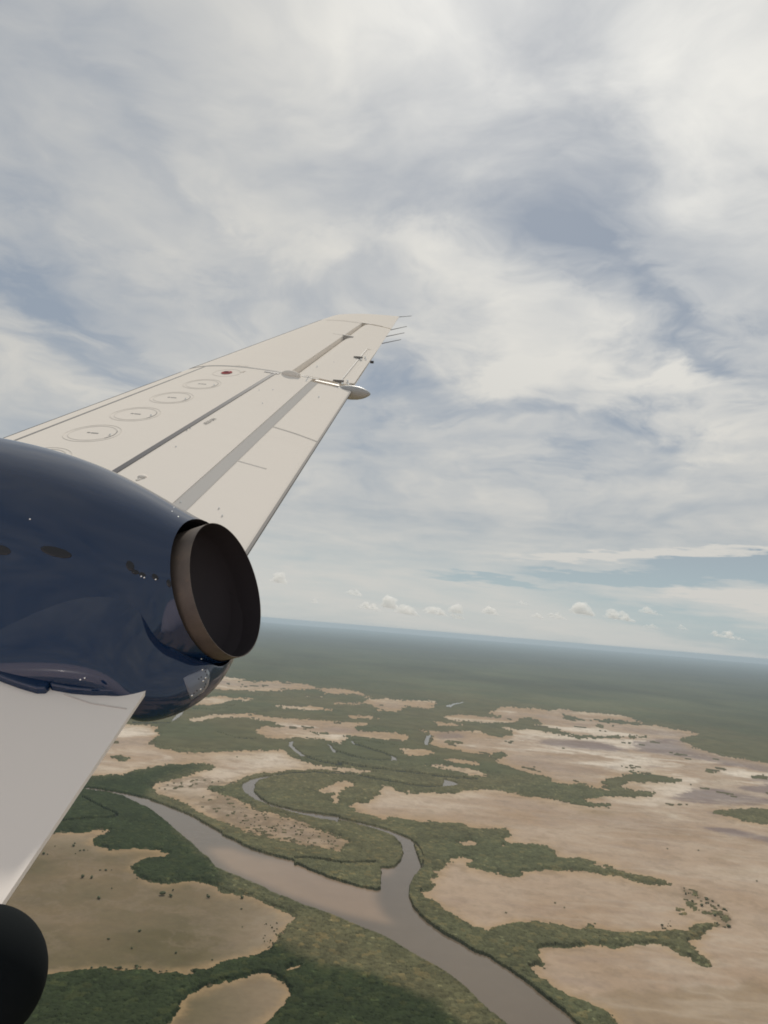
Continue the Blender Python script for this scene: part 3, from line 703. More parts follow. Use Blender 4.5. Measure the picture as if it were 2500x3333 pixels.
# paints
M_white, b_, gg = mat('white wing paint', (.52, .495, .46), .75, coat=0.0, spec=.0)
b_.inputs['Coat Roughness'].default_value = .2
co = gg.n('ShaderNodeTexCoord').outputs['Object']
st = gg.noise(gg.n('ShaderNodeMapping', {'Vector': co, 'Scale': (1.2, 6.0, 1.0)}).outputs[0], 1.3, 6, .6)[0]
pn = gg.noise(co, 2.2, 4, .5)[0]
cw = gg.mix(gg.m('MULTIPLY', gg.ramp(st, .50, .85), .30), (.80, .75, .685), (.74, .69, .63))
cw = gg.mix(gg.m('MULTIPLY', pn, .18), cw, (.75, .70, .66))
M_white.node_tree.links.new(cw, b_.inputs['Base Color'])
M_grey, _, _ = mat('grey slot paint', (.50, .485, .465), .8, spec=.0)
M_black, _, _ = mat('black rubber', (.055, .055, .065), .55)
M_line, _, _ = mat('panel gap', (.22, .215, .21), .7)
M_faint, _, _ = mat('panel gap faint', (.71, .67, .615), .8, spec=.0)
M_red, _, _ = mat('red fuel placard', (.40, .13, .13), .8, spec=.0)
M_met, _, _ = mat('bare metal', (.45, .44, .42), .3, metal=1.0)
M_dot, _, _ = mat('bright screw head', (.95, .95, .93), .12, metal=1.0)
M_shade, _, _ = mat('gap interior', (.30, .30, .30), .7)
M_blue, b_, gg = mat('dark blue nacelle paint', (.006, .022, .062), .6, coat=1.0, spec=.0)
b_.inputs['Coat Roughness'].default_value = .02; b_.inputs['Coat IOR'].default_value = 1.58
co = gg.n('ShaderNodeTexCoord').outputs['Object']
nzb = gg.noise(co, 1.1, 2, .5)[0]
bpn = gg.n('ShaderNodeBump', {'Strength': .04, 'Distance': .05, 'Height': nzb}).outputs[0]
M_blue.node_tree.links.new(bpn, b_.inputs['Coat Normal'])
M_ex, b_, gg = mat('heat stained exhaust metal', (.2, .15, .12), .58, metal=.35)
co = gg.n('ShaderNodeTexCoord').outputs['Object']
nz = gg.noise(co, 6, 7, .65)[0]; n5 = gg.noise(co, 22, 4, .6)[0]
ce = gg.mix(gg.ramp(nz, .35, .7), (.095, .080, .070), (.155, .125, .10)); ce = gg.mix(gg.m('MULTIPLY', gg.ramp(n5, .55, .75), .6), ce, (.19, .135, .095))
M_ex.node_tree.links.new(ce, b_.inputs['Base Color'])
M_exin, _, _ = mat('sooty exhaust interior', (.032, .028, .031), .8, spec=.1)
M_dark, _, _ = mat('very dark blue fairing paint', (.006, .008, .009), .9, spec=.05)

JQ, TSTRIP, TFL, TAIL = .668, .426, .222, .365
# inboard wing and its parts
wing = part('wing', panel(1.10, JQ, TFL, 1.0, 16, 26), M_white); shade_auto(wing)
def tipq(t):
    base = .379 + .036 * min(t / .8, 1)
    if t > .86: base += .045 * ((t - .86) / .14) ** 1.6
    return base
outer = part('outer_wing', panel(JQ - .0008, .4565, TAIL, 1.0, 12, 26), M_white); shade_auto(outer)
tip = part('wing_tip', panel(.456, .38, 0, 1.0, 6, 30, q1f=tipq), M_white); shade_auto(tip)
# flap with its grey nose strip; the strip lies a little below the skin in front of it
flap = part('flap', panel(.868, JQ + .006, 0.0, TFL - .006, 8, 10, dzt=-.006), M_white); shade_auto(flap)
flap2 = part('flap', panel(1.08, .908, 0.0135, TFL - .001, 4, 10, dzt=-.001), M_white); shade_auto(flap2)
def nose(q, t, dz=0.0):
    k = max(0, (t - .182) / .05)
    return S(q, t, dz - .0042 - .0004 * k)
bm, _ = grid_bm([[nose(q, t) for t in np.linspace(.181, TFL + .004, 5)] for q in np.linspace(.875, JQ + .006, 20)])
part('slot_strip', bm, M_grey, flap)
part('seam', skin_strip([(.757, .178), (.759, .09), (.762, .003)], .018, -.0045), M_faint, flap)
part('seam', skin_strip([(.757, .178), (.759, .09), (.762, .003)], .005, -.0035), mat('seam', (.58, .55, .51), .8, spec=.0)[0], flap)
part('seam', skin_strip([(.800, .178), (.801, .09)], .010, -.0045), mat('seam b', (.62, .59, .55), .8, spec=.0)[0], flap)
# aileron: its rounded nose dives into the cove behind the outer wing
def ail(q, t, dz=0.0):
    k = max(0.0, (t - .265) / .10)
    return S(q, t, dz - .002 - .052 * k ** 2 * (q / .6))
bm = panel(JQ - .003, .458, 0.0, TAIL - .002, 14, 18, top=ail)
aileron = part('aileron', bm, M_white); shade_auto(aileron)
def tab_pt(t): return t
part('trim_tab', skin_strip([(q, .043) for q in np.linspace(.663, .561, 12)], .112, .0016, thick=.004), M_white, aileron)
part('tab_hinge_line', skin_strip([(q, .081) for q in np.linspace(.670, .562, 8)], .011, .003), M_line, aileron)
part('tab_end_line', skin_strip([(.5605, .082), (.5605, .004)], .012, .003), M_faint, aileron)
for qq in (.664, .595):
    bm = bmesh.new()
    for (t, hh, ww) in ((.081, .018, .016), (.098, .014, .010)):
        p = S(qq, t, hh / 2)
        bmesh.ops.create_cube(bm, size=1, matrix=Matrix.Translation(L(p)) @ Matrix.Diagonal((.06, ww * 1.6, hh, 1)))
    hr = part('hinge_bracket', bm, M_line, aileron, bevel=.003)
    bm = bmesh.new()
    for (dq, t) in ((.004, .06), (-.004, .045), (.002, .03)):
        bmesh.ops.create_icosphere(bm, subdivisions=1, radius=.010, matrix=Matrix.Translation(L(S(qq + dq, t, .008))))
    part('screw_heads', bm, M_dot, aileron)
# rib plates in the cove: one halfway, one closing it at the tip
def rib(q, t0, t1, name, hgt=.006):
    ts = np.linspace(t0, t1, 8); bm = bmesh.new(); a = []; b = []
    for s_ in (0, .0016):
        a.append([bm.verts.new(L(S(q + s_, t, hgt))) for t in ts]); b.append([bm.verts.new(L(ail(q + s_, t, -.01))) for t in ts])
    for k in range(7):
        for r0, r1 in ((a[0], b[0]), (a[1], b[1]), (a[0], a[1])):
            bm.faces.new((r0[k], r0[k + 1], r1[k + 1], r1[k]))
    bm.faces.new((a[0][0], a[1][0], b[1][0], b[0][0])); bm.faces.new((a[0][-1], a[1][-1], b[1][-1], b[0][-1]))
    return part(name, bm, M_grey)
rib(.5275, .272, .372, 'cove_rib')
part('rib_line', skin_strip([(.5275, .367), (.5275, .47)], .010, .002), M_faint)
part('rib_line', skin_strip([(.5275, .268), (.5275, .372)], .012, .0075), M_line)
part('seam', skin_strip([(.922, .105), (.9222, .066), (.921, .021)], .003, .0012), mat('seam c', (.60, .56, .52), .8, spec=.0)[0], flap2)
# dark joints and edges
part('sealing_strip', skin_strip([(q, TSTRIP) for q in np.linspace(1.0, JQ + .003, 24)], .034, .002), M_black)
part('wing_joint_line', skin_strip([(JQ, t) for t in np.linspace(.93, .19, 30)], .030, .002), M_line)
part('wing_joint_line', skin_strip([(JQ + .004, t) for t in np.linspace(.48, .40, 6)], .05, .0035), M_black)
part('wing_joint_line', skin_strip([(JQ + .004, t) for t in np.linspace(.20, .07, 8)], .030, .004), M_black)
part('boot_edge_line', skin_strip([(q, .835) for q in np.linspace(1.0, JQ, 20)], .016, .002), M_line)
part('tip_line', skin_strip([(.460, t) for t in np.linspace(.80, .37, 14)], .016, .002), M_faint)
part('tip_line', skin_strip([(.455, t) for t in np.linspace(.37, .26, 8)], .020, .003), M_line)
part('tip_line', skin_strip([(.455, t) for t in np.linspace(.26, .10, 8)], .012, .003), M_faint)
def boot(qa, qb):
    rows = []
    for q in np.linspace(qa, qb, 20):
        r = [S(q, t, .003) for t in (.957, .975, .99, .998)] + [SL(q, t, -.003) for t in (.998, .98, .94)]
        rows.append(r)
    bm, _ = grid_bm(rows); return bm
part('de_icing_boot', boot(1.05, JQ + .004), M_black)
part('de_icing_boot', boot(JQ - .004, .44), M_black)
# dark thin edge of the flap and the aileron
def te_edge(qa, qb, dz=-.0):
    rows = [[S(q, .003, .0), S(q, -.004, -.001), S(q, -.004, -.010), SL(q, .02, -.006)] for q in np.linspace(qa, qb, 12)]
    bm, _ = grid_bm(rows); return bm
part('trailing_edge_strip', te_edge(.866, JQ + .008), mat('edge strip', (.26, .25, .24), .8, spec=.1)[0], flap)

# fuel tank access panels: a ring outline and its small dark label each
def ring_pts(qc, tc_, rq, rt, a0=0, a1=2 * pi, n=40): return [(qc + rq * cos(a), tc_ + rt * sin(a)) for a in np.linspace(a0, a1, n)]
for k, (qc, tc_) in enumerate([(.828, .655), (.799, .652), (.771, .648), (.742, .645), (.713, .642), (.685, .640)]):
    if k < 5:
        pr = part('access_panel', skin_strip(ring_pts(qc, tc_, .0088, .067), .0035, .0012, thick=.001), M_faint)
        part('outer_ring', skin_strip(ring_pts(qc, tc_, .0105, .080), .0022, .0012, thick=.001), mat('ring b', (.72, .68, .62), .8, spec=.0)[0], pr)
        part('dark_arc', skin_strip(ring_pts(qc, tc_, .0089, .068, -2.2, -1.1, 12), .003, .0018, thick=.001), M_line, pr)
        part('placard', skin_strip([(qc, tc_ - .018), (qc, tc_ + .005)], .012, .0014), M_line, pr)
        part('placard', skin_strip([(qc, tc_ + .009), (qc, tc_ + .018)], .012, .0014), M_line, pr)
        bm = bmesh.new(); bmesh.ops.create_icosphere(bm, subdivisions=1, radius=.006, matrix=Matrix.Translation(L(S(qc, tc_ - .058, .002))))
        part('screw_head', bm, M_dot, pr)
    else:
        bm = bmesh.new(); c = bm.verts.new(L(S(qc, tc_, .006))); rim_ = [bm.verts.new(L(S(q, t, .004))) for q, t in ring_pts(qc, tc_, .0038, .026, n=28)[:-1]]
        for i in range(len(rim_)): bm.faces.new((c, rim_[i], rim_[(i + 1) % len(rim_)]))
        cap = part('fuel_cap', bm, M_red)
        part('outer_ring', skin_strip(ring_pts(qc, tc_, .0088, .066), .0035, .0012, thick=.001), M_faint, cap)
        bm = bmesh.new(); bmesh.ops.create_icosphere(bm, subdivisions=2, radius=.02, matrix=Matrix.Translation(L(S(qc, tc_, .004))) @ Matrix.Diagonal((1.4, .7, .5, 1)))
        part('latch', bm, mat('red latch', (.25, .05, .07), .4)[0], cap)

# lettering painted on the wing
def text_on(body, q, t, size, name, material, turn=0.0, mirror=False, dz=.0022, parent=None, sy=1.0):
    cu = bpy.data.curves.new(name, 'FONT'); cu.body = body; cu.size = size; cu.extrude = .0004; cu.align_x = 'CENTER'; cu.align_y = 'CENTER'
    tmp = bpy.data.objects.new(name + '_t', cu); COL.objects.link(tmp)
    dg = bpy.context.evaluated_depsgraph_get(); me = bpy.data.meshes.new_from_object(tmp.evaluated_get(dg))
    bpy.data.objects.remove(tmp); me.name = name; me.materials.clear(); me.materials.append(material)
    o = bpy.data.objects.new(name, me); COL.objects.link(o); o.parent = parent or root
    p = L(S(q, t, dz)); e1 = (L(S(q, t + .01)) - L(S(q, t - .01))).normalized(); e2 = (L(S(q + .005, t)) - L(S(q - .005, t))).normalized()
    n_ = e1.cross(e2).normalized()
    if n_.z < 0: n_ = -n_
    e2 = n_.cross(e1)
    rotm = Matrix((e1, e2, n_)).transposed().to_4x4()
    o.matrix_local = Matrix.Translation(p) @ rotm @ Matrix.Rotation(radians(turn), 4, 'Z') @ Matrix.Diagonal((1, sy, 1, 1))
    return o
text_on('NO STEP', .767, .388, .036, 'no_step_lettering', M_line, turn=90)
text_on('FUEL', .6795, .575, .032, 'fuel_lettering', M_faint, turn=90)
text_on('JET A1', .6655, .64, .035, 'fuel_type_lettering', M_faint, turn=0)

# small round caps and bright screws on the skin
bm = bmesh.new(); bmesh.ops.create_icosphere(bm, subdivisions=3, radius=.020, matrix=Matrix.Translation(L(S(.8295, .352, .0))) @ Matrix.Diagonal((1, 1, .45, 1)))
part('skin_cap', bm, M_white, smooth=True)
bm = bmesh.new()
for (q, t) in ((.8325, .352), (.8318, .350)): bmesh.ops.create_icosphere(bm, subdivisions=2, radius=.008, matrix=Matrix.Translation(L(S(q, t, .0))) @ Matrix.Diagonal((1, 1, .5, 1)))
part('skin_cap', bm, M_white, smooth=True)
rs = random.Random(3)
bm = bmesh.new()
for (q, t) in [(.8385,.412),(.8375,.411),(.782,.411),(.779,.411),(.705,.33),(.80,.375),(.73,.30),(.70,.12),(.838,.12),(.842,.10),(.86,.06),(.62,.21),(.668,.25),(.672,.245),(.676,.24),(.595,.02),(.64,.27),(.84,.21),(.71,.38)]:
    bmesh.ops.create_icosphere(bm, subdivisions=1, radius=.0045 * (1 if q > .7 else 1.5), matrix=Matrix.Translation(L(S(q, t, .001 if t > .23 else -.004))))
part('screw_heads', bm, M_dot)

# bullet fairings at the wing joint: one on top of the skin, one trailing behind the hinge
def body_of_rev(p0, axis, upv, prof_pts, seg=20, sy=1.0, sz=1.0):
    ax = np.array(axis, float); ax /= np.linalg.norm(ax); up_ = np.array(upv, float); up_ -= ax * (up_ @ ax); up_ /= np.linalg.norm(up_); sd_ = np.cross(ax, up_)
    rows = [[np.array(p0) + ax * x + (up_ * sin(a) * sz + sd_ * cos(a) * sy) * r for a in np.linspace(0, 2 * pi, seg, endpoint=False)] for x, r in prof_pts]
    bm, vs = grid_bm(rows, True)
    for r in (vs[0], vs[-1]):
        try: bm.faces.new(r)
        except ValueError: pass
    return bm
chordv = -(S(JQ, .30) - S(JQ, .40)); chordv = S(JQ + .002, .26) - S(JQ, .40); 
ln = np.linalg.norm(chordv)
pr_ = [(x * ln, .034 * (sin(pi * min(max(x, 0.0) ** .75, 1)) ** .7 if 0 < x < .9 else .0) + .001) for x in np.linspace(0, .86, 14)]
tf = part('bullet_fairing', body_of_rev(S(JQ + .002, .395, .0), chordv, NW, [(x * ln * .95, .001 + .036 * sin(pi * min(x, .75) ** .8) ** .8) for x in np.linspace(0.0, .80, 14)], sz=1.0), M_white, smooth=True)
a0 = SL(JQ + .002, .12, .0); a1 = S(JQ + .002, -.0, .0)
axv = np.array([-1.0, 0.0, -.02])
hinge = part('flap_hinge_fairing', body_of_rev(S(.672, .125, -.055), axv, NW,
        [(0, .005), (.05, .032), (.12, .043), (.17, .046), (.22, .043), (.26, .034), (.29, .022), (.31, .010), (.316, .004)], sz=1.15, seg=24), mat('grey fairing paint', (.42, .43, .43), .5)[0], smooth=True)
part('hinge_gap', skin_strip([(.6735, t) for t in np.linspace(.09, .0, 6)], .05, -.004), M_shade, hinge)

# static discharge wicks
for (q, dx, up_) in ((.380, .17, .0), (.462, .19, .03), (.496, .20, .03), (.528, .20, .03)):
    p = S(q, 0.0, -.003); e = p + np.array([-dx, 0, .0]) + NW * (up_ + .018)
    bm = body_of_rev(p, e - p, NW, [(0, .0045), (np.linalg.norm(e - p), .003)], seg=6)
    part('static_wick', bm, M_black)
bm = body_of_rev(S(.595, .0, -.01), (-1, 0, 0), NW, [(0, .012), (.03, .012)], seg=8); part('tab_horn', bm, M_black, aileron)

# ------------------------------------------------------------------ nacelle and exhaust
NO, RC = 2.088, np.array([.892, 2.088, -.807])
def sect(w, T, B, a, ex, shear, al=None, oc=None, n=48):
    uc = (T + B) / 2; hb = (T - B) / 2; r = []
    for k in range(n):
        th = 2 * pi * k / n; c, s_ = cos(th), sin(th)
        kk = min(max((.42 - s_) / .72, 0), 1); ae = a + ((al or a) - a) * kk * kk * (3 - 2 * kk)
        oo = ae * math.copysign(abs(c) ** (2 / ex), c); uu = hb * math.copysign(abs(s_) ** (2 / ex), s_)
        r.append(np.array([w + shear * (uc + uu - RC[2]), (NO if oc is None else oc) + oo, uc + uu]))
    return r
SEC = [  # forward station, top, bottom, half width above, squareness, slant, half width at the wing
    (.945, -.603, -1.022, .222, 2.0, .366, .222), (.985, -.588, -1.04, .240, 2.0, .366, .25), (1.04, -.565, -1.07, .265, 2.0, .33, .34), (1.12, -.535, -1.12, .300, 2.05, .26, .43), (1.20, -.508, -1.16, .325, 2.1, .19, .50),
    (1.30, -.478, -1.20, .350, 2.15, .11, .545), (1.42, -.446, -1.26, .37, 2.2, .05, .56), (1.60, -.412, -1.29, .390, 2.25, 0, .57), (1.85, -.385, -1.30, .40, 2.25, 0, .575),
    (2.2, -.365, -1.30, .405, 2.25, 0, .575), (2.8, -.36, -1.28, .40, 2.2, 0, .56), (3.6, -.40, -1.22, .37, 2.1, 0, .45), (4.4, -.46, -1.10, .30, 2.0, 0, .33)]
bm, vs = grid_bm([sect(*s_) for s_ in SEC], True)
bm.faces.new(vs[-1])
nac = part('nacelle', bm, M_blue); shade_auto(nac, 60)
sub = nac.modifiers.new('s', 'SUBSURF'); sub.levels = 2; sub.render_levels = 2
# turned-in lip of the cowl and a dark bay behind it
def ringp(c, r, nrm, n=48, e=1.0):
    nrm = nrm / np.linalg.norm(nrm); e1 = np.cross(nrm, [0, 1, 0]); e1 /= np.linalg.norm(e1); e2 = np.cross(nrm, e1)
    return [c + r * (cos(a) * e1 * e + sin(a) * e2) for a in np.linspace(0, 2 * pi, n, endpoint=False)]
lip = sect(.945, -.603, -1.022, .222, 2.0, .366); lip2 = sect(.962, -.612, -1.015, .212, 2.0, .366); lip3 = sect(1.10, -.625, -1.0, .20, 2.0, .3)
bm, _ = grid_bm([lip, lip2, lip3], True); part('cowl_lip', bm, M_exin, nac, smooth=True)
EN = np.array([-.937, .0, .343]); EN /= np.linalg.norm(EN)
rows = [ringp(RC - EN * d, r, EN, 64) for d, r in ((.30, .196), (.16, .203), (.10, .206), (.04, .208), (0, .209))]
inn = [ringp(RC - EN * d, r, EN, 64) for d, r in ((0.0003, .2075), (.03, .206), (.07, .202), (.10, .200))]
bm, vs = grid_bm(rows + [inn[0]], True); pipe = part('exhaust_pipe', bm, M_ex, nac, smooth=False); shade_auto(pipe, 40)
bm, vs = grid_bm([ringp(RC - EN * .001, .2073, EN, 64)] + inn[1:], True); bm.faces.new(vs[-1]); part('exhaust_interior', bm, M_exin, pipe, smooth=True)
bm = bmesh.new(); bmesh.ops.create_icosphere(bm, subdivisions=2, radius=.0022, matrix=Matrix.Translation(L(RC + np.array([-.03, .10, -.07]) - EN * .10)))
# tail of the wheel bay, hanging below the flap
TS = [(2.3, -.80, -1.26, .55, 2.3, NO), (1.7, -.80, -1.22, .55, 2.2, NO), (1.40, -.72, -1.185, .54, 2.1, NO), (1.22, -.69, -1.150, .515, 2.0, NO), (1.10, -.71, -1.130, .475, 2.05, 2.075), (1.02, -.76, -1.115, .44, 2.1, 2.06),
      (.98, -.87, -1.110, .385, 2.4, 2.03), (.945, -.90, -1.103, .325, 2.4, 2.0), (.915, -.94, -1.098, .26, 2.3, 1.985), (.893, -.96, -1.088, .19, 2.2, 1.975), (.880, -.98, -1.075, .11, 2, 1.97), (.876, -1.0, -1.05, .05, 2, 1.97)]
def trough(r):                                # the top of the tail is hollowed out round the exhaust pipe
    for p in r:
        ax_u = RC[2] - .366 * (p[0] - RC[0]); dx_ = abs(p[1] - NO)
        if dx_ < .235: p[2] = min(p[2], ax_u - sqrt(.235 ** 2 - dx_ ** 2))
    return r
bm, vs = grid_bm([trough(sect(w_, a_, b_2, c_, d_, 0, None, o_, 64)) if w_ < 1.3 else sect(w_, a_, b_2, c_, d_, 0, None, o_, 64) for w_, a_, b_2, c_, d_, o_ in TS], True); bm.faces.new(vs[-1])
tail = part('tail_fairing', bm, M_blue, nac); shade_auto(tail, 60)
sub = tail.modifiers.new('s', 'SUBSURF'); sub.levels = 2; sub.render_levels = 2

# small fittings lying on the nacelle skin
bpy.context.view_layer.update()
DG = bpy.context.evaluated_depsgraph_get()
ROOT_INV = root.matrix_world.inverted()
def on_skin(x, y, targets):
    o_ = ROOT_INV @ Vector((0, 0, H)); d_ = (ROOT_INV.to_3x3() @ Vector(ray(x, y))).normalized(); best = None
    for t_ in targets:
        ok, loc, nrm, _ = t_.evaluated_get(DG).ray_cast(o_, d_)
        if ok and (best is None or (loc - o_).length < best[2]): best = (loc, nrm if nrm.dot(d_) < 0 else -nrm, (loc - o_).length)
    return best
def skin_patch(name, outline, m, targets, off=.0015, parent=nac, rings=5, label=None):
    cx_, cy_ = sum(p[0] for p in outline) / len(outline), sum(p[1] for p in outline) / len(outline)
    bm = bmesh.new(); grid_ = []
    for r_ in range(1, rings + 1):
        k = r_ / rings; row = []
        for x, y in outline:
            h = on_skin(cx_ + (x - cx_) * k, cy_ + (y - cy_) * k, targets)
            if h is None: bm.free(); print('patch missed', name); return None
            row.append(bm.verts.new(h[0] + h[1] * off))
        grid_.append(row)
    h = on_skin(cx_, cy_, targets); c_ = bm.verts.new(h[0] + h[1] * off); n_ = len(outline)
    for i in range(n_): bm.faces.new((c_, grid_[0][i], grid_[0][(i + 1) % n_]))
    for a, b in zip(grid_, grid_[1:]):
        for i in range(n_): bm.faces.new((a[i], b[i], b[(i + 1) % n_], a[(i + 1) % n_]))
    last = [bm.verts.new(v.co - (v.co - c_.co).normalized() * -.0005 - h[1] * off * 2) for v in grid_[-1]]
    for i in range(n_): bm.faces.new((grid_[-1][i], last[i], last[(i + 1) % n_], grid_[-1][(i + 1) % n_]))
    return part(name, bm, m, parent, smooth=True, label=label)
def ell(cx_, cy_, a, b, tilt, n=20):
    t_ = radians(tilt); return [(cx_ + a * cos(k) * cos(t_) - b * sin(k) * sin(t_), cy_ + a * cos(k) * sin(t_) + b * sin(k) * cos(t_)) for k in np.linspace(0, 2 * pi, n, endpoint=False)]
M_vent, _, _ = mat('vent dark', (.006, .007, .010), .4)
M_cap, bq, _ = mat('tail cap sky sheen', (.13, .15, .20), .4, coat=.8)  # sunlit, sky-reflecting tail facet: its brightness is put into the colour
both = [nac, tail]
skin_patch('air_vent', ell(183, 1797, 52, 15, 14), M_vent, both)
skin_patch('air_vent', ell(2, 1790, 34, 15, 12), M_vent, both)
for (x, y, a, b, t_) in ((424, 1842, 12, 17, -28), (440, 1862, 12, 7, 10), (463, 1870, 11, 6, 18), (505, 1878, 12, 8, 40), (550, 1899, 7, 13, -20)):
    skin_patch('latch', ell(x, y, a, b, t_), M_vent, both, rings=2)
for (x, y) in ((580, 1682), (460, 1876), (470, 1880), (507, 1886), (560, 1665), (566, 1652), (98, 1690), (655, 2145), (262, 2212), (276, 2207)):  # first point is a bead added to give a sun glint, the others are screws
    h_ = on_skin(x, y, both)
    if h_:
        bm = bmesh.new(); bmesh.ops.create_icosphere(bm, subdivisions=2, radius=.0028, matrix=Matrix.Translation(h_[0])); part('screw_head', bm, M_dot, nac, smooth=True)
capp = skin_patch('tail_cap_panel', [(640 + (x - 645) * .92 - 1, 2224 + (y - 2222) * .92) for x, y in [(599, 2205), (620, 2192), (645, 2182), (668, 2170), (682, 2168), (690, 2185), (691, 2205), (686, 2228), (672, 2250), (650, 2266), (625, 2280), (614, 2250), (606, 2225)]], M_cap, [tail], rings=6)
for k, (x, y) in enumerate(((658, 2180), (668, 2186), (672, 2196), (668, 2206), (654, 2204), (646, 2210), (660, 2216), (668, 2226), (664, 2236), (652, 2243), (640, 2248), (630, 2256), (624, 2264))):
    h_ = on_skin(x, y, [tail])
    if h_:
        bm = bmesh.new(); bmesh.ops.create_icosphere(bm, subdivisions=2, radius=.003 if k % 3 else .0035, matrix=Matrix.Translation(h_[0])); part('sealant_bead', bm, M_dot if k % 3 == 0 else M_vent, capp or tail, smooth=True)
# dark blue door edges lying on the wing along the foot of the nacelle
def wing_pad(name, outline, m, hgt=.018):
    bm = bmesh.new(); tp = []; bt = []
    for x, y in outline:
        h_ = on_skin(x, y, [wing, flap2])
        tp.append(bm.verts.new(h_[0] + Vector(NWL) * hgt)); bt.append(bm.verts.new(h_[0] - Vector(NWL) * .004))
    bm.faces.new(tp); bm.faces.new(bt); n_ = len(tp)
    for i in range(n_): bm.faces.new((tp[i], tp[(i + 1) % n_], bt[(i + 1) % n_], bt[i]))
    return part(name, bm, m, nac, bevel=.004)
NWL = (-NW[0], NW[1], NW[2])
wing_pad('door_edge', [(-80, 2150), (-80, 2196), (0, 2218), (60, 2240), (120, 2258), (150, 2258), (162, 2244), (164, 2228), (100, 2200), (0, 2170)], M_blue)
wing_pad('door_edge', [(164, 2228), (166, 2246), (230, 2258), (300, 2264), (376, 2264), (378, 2250), (376, 2236), (270, 2236)], M_blue)

# cabin side: fuselage and the root fairing
M_fus, _, _ = mat('fuselage paint', (.70, .61, .66), .3, coat=.5)
M_win, _, _ = mat('cabin window glass', (.02, .022, .025), .05, spec=.6)
FO, FU, FR = -1.235, -.68, 1.16
rows = []
for x in np.linspace(-6, 7, 14):
    k = 1.0 if x > -3 else max(.25, 1 + (x + 3) * .2)
    rows.append([np.array([x, FO + FR * k * cos(a), FU + FR * k * sin(a)]) for a in np.linspace(0, 2 * pi, 40, endpoint=False)])
bm, vs = grid_bm(rows, True); bm.faces.new(vs[0]); bm.faces.new(vs[-1])
fus = part('fuselage', bm, M_fus, smooth=True)
fc = R.T @ np.array([0, 0, 0.])
def cam2air(x, y, d):
    v = ray(x, y) * d; return np.array([v @ fW, v @ oW, v @ uW])
c = cam2air(-72, 3180, 1.02)
bm = bmesh.new(); bmesh.ops.create_uvsphere(bm, u_segments=48, v_segments=32, radius=1, matrix=Matrix.Translation(L(c)) @ Matrix.Diagonal((.086, .086, .088, 1)))
part('wing_root_fairing', bm, M_dark, fus, smooth=True)

# ------------------------------------------------------------------ small cumulus clouds far out over the plain
mc = bpy.data.materials.new('cloud'); mc.use_nodes = True; mc.node_tree.nodes.clear(); gc = G(mc.node_tree)
vol = gc.n('ShaderNodeVolumePrincipled', {'Color': (.99, .99, .98, 1), 'Density': .0022, 'Anisotropy': .2})
gc.n('ShaderNodeOutputMaterial', {'Volume': vol.outputs[0]})
CL = [  # photo x, y, width, height in pixels, words
    (910, 1885, 55, 36, 'small round white cloud alone beside the exhaust pipe'),
    (1028, 1958, 34, 16, 'tiny faint cloud low between the exhaust and the wide bank'),
    (1155, 1930, 66, 22, 'flat pale cloud above the left end of the horizon bank'),
    (1205, 1975, 88, 26, 'long low cloud slanting down at the left of the bank'),
    (1272, 1962, 50, 52, 'tall puffed cloud tower at the left of the horizon bank'),
    (1325, 1988, 90, 34, 'broad white cloud in the middle of the horizon bank'),
    (1420, 1988, 84, 34, 'ragged bright cloud with a lumpy top in the horizon bank'),
    (1485, 1982, 44, 40, 'rounded cloud tower at the right end of the horizon bank'),
    (1490, 2008, 64, 18, 'thin flat cloud under the right end of the bank'),
    (1600, 1990, 64, 28, 'faint cloud streak alone right of the horizon bank'),
    (1705, 1962, 50, 16, 'small faint pair of puffs high above the horizon'),
    (1750, 2005, 44, 20, 'small dull cloud at the left of the faint row'),
    (1815, 2006, 80, 22, 'faint stretched cloud in the dull row above the horizon'),
    (1900, 1985, 78, 44, 'white cloud leaning left, first of the bright pair'),
    (2018, 2004, 96, 38, 'brightest wide white cloud with a flat base'),
    (2115, 1990, 78, 22, 'flat white cloud up and right of the brightest one'),
    (2125, 2040, 64, 16, 'small flat cloud below and right of the brightest one'),
    (2220, 2043, 40, 14, 'tiny white cloud between two larger low ones'),
    (2370, 2068, 112, 26, 'long flat white cloud farthest right above the horizon'),
]
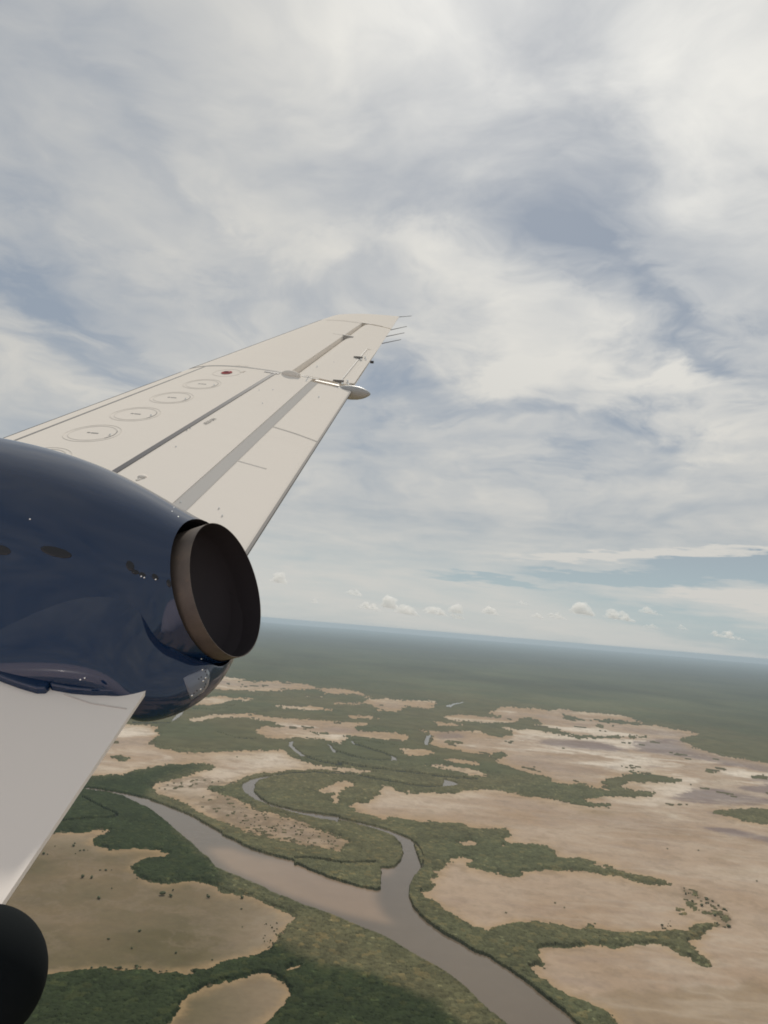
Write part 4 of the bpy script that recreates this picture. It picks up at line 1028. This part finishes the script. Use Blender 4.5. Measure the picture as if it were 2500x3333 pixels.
def cloud(x, y, wpx, hpx, label, k):
    rnd = random.Random(100 + k); d = ray(x, y); d /= np.linalg.norm(d); D = 42000.0; c = d * D / math.hypot(d[0], d[1])
    sx_, sz_ = wpx / FPX * D * .5, hpx / FPX * D * .5
    rt = Vector((d[1], -d[0], 0)).normalized(); fw = Vector((d[0], d[1], 0)).normalized(); up_ = Vector((0, 0, 1))
    bm = bmesh.new(); nb_ = int(6 + wpx / 9)
    for i in range(nb_):
        u = -1 + 2 * (i + .5) / nb_ + rnd.uniform(-.12, .12)
        env = max(.25, (1 - abs(u) ** 2.2)) * rnd.uniform(.45, 1.0)
        for j in range(2):
            r = sz_ * (.55 * env + .12) * rnd.uniform(.7, 1.1)
            pc = rt * (u * sx_ * .9) + fw * rnd.uniform(-.4, .4) * sx_ + up_ * (-sz_ * .75 + r * .7 + (env * sz_ * 1.0 * j)) + rt * (-.12 * sx_ * j)
            pc += -rt * 0 + up_ * (-u * sx_ * .083)
            ret = bmesh.ops.create_icosphere(bm, subdivisions=3, radius=1, matrix=Matrix.Identity(4))
            for v in ret['verts']:
                n_ = mnoise.fractal(v.co * 1.6 + Vector((i * 3.1, j * 5.7, k)), 1.0, 2.0, 4) * .55
                q = v.co * (1 + n_); hz = q.z if q.z > 0 else q.z * .55
                v.co = pc + (rt * q.x * 1.25 + fw * q.y * 1.3 + up_ * hz) * r
    me = bpy.data.meshes.new('cumulus_cloud'); bm.to_mesh(me); bm.free(); me.materials.append(mc)
    rm = me
    o = bpy.data.objects.new('cumulus_cloud', rm); COL.objects.link(o); o.location = (c[0], c[1], c[2] + H)
    md = o.modifiers.new('r', 'REMESH'); md.mode = 'VOXEL'; md.voxel_size = max(sz_ * .09, 20)
    tag(o, label, 'cloud', 'small white clouds in a row above the horizon')
for k, c_ in enumerate(CL): cloud(*c_, k)

# ------------------------------------------------------------------ haze
mh = bpy.data.materials.new('haze'); mh.use_nodes = True; mh.node_tree.nodes.clear(); gh = G(mh.node_tree)
vh = gh.n('ShaderNodeVolumePrincipled', {'Color': (.47, .58, .68, 1), 'Density': 3.1e-5, 'Anisotropy': .3})
gh.n('ShaderNodeOutputMaterial', {'Volume': vh.outputs[0]})
bm = bmesh.new(); bmesh.ops.create_cube(bm, size=1, matrix=Matrix.Translation((0, 0, (512 - 6) / 2)) @ Matrix.Diagonal((160000, 160000, 518, 1)))
me = bpy.data.meshes.new('haze'); bm.to_mesh(me); bm.free(); me.materials.append(mh)
hz = bpy.data.objects.new('haze', me); COL.objects.link(hz)
tag(hz, 'thin pale blue haze lying over the whole plain to the horizon', 'haze', kind='stuff')
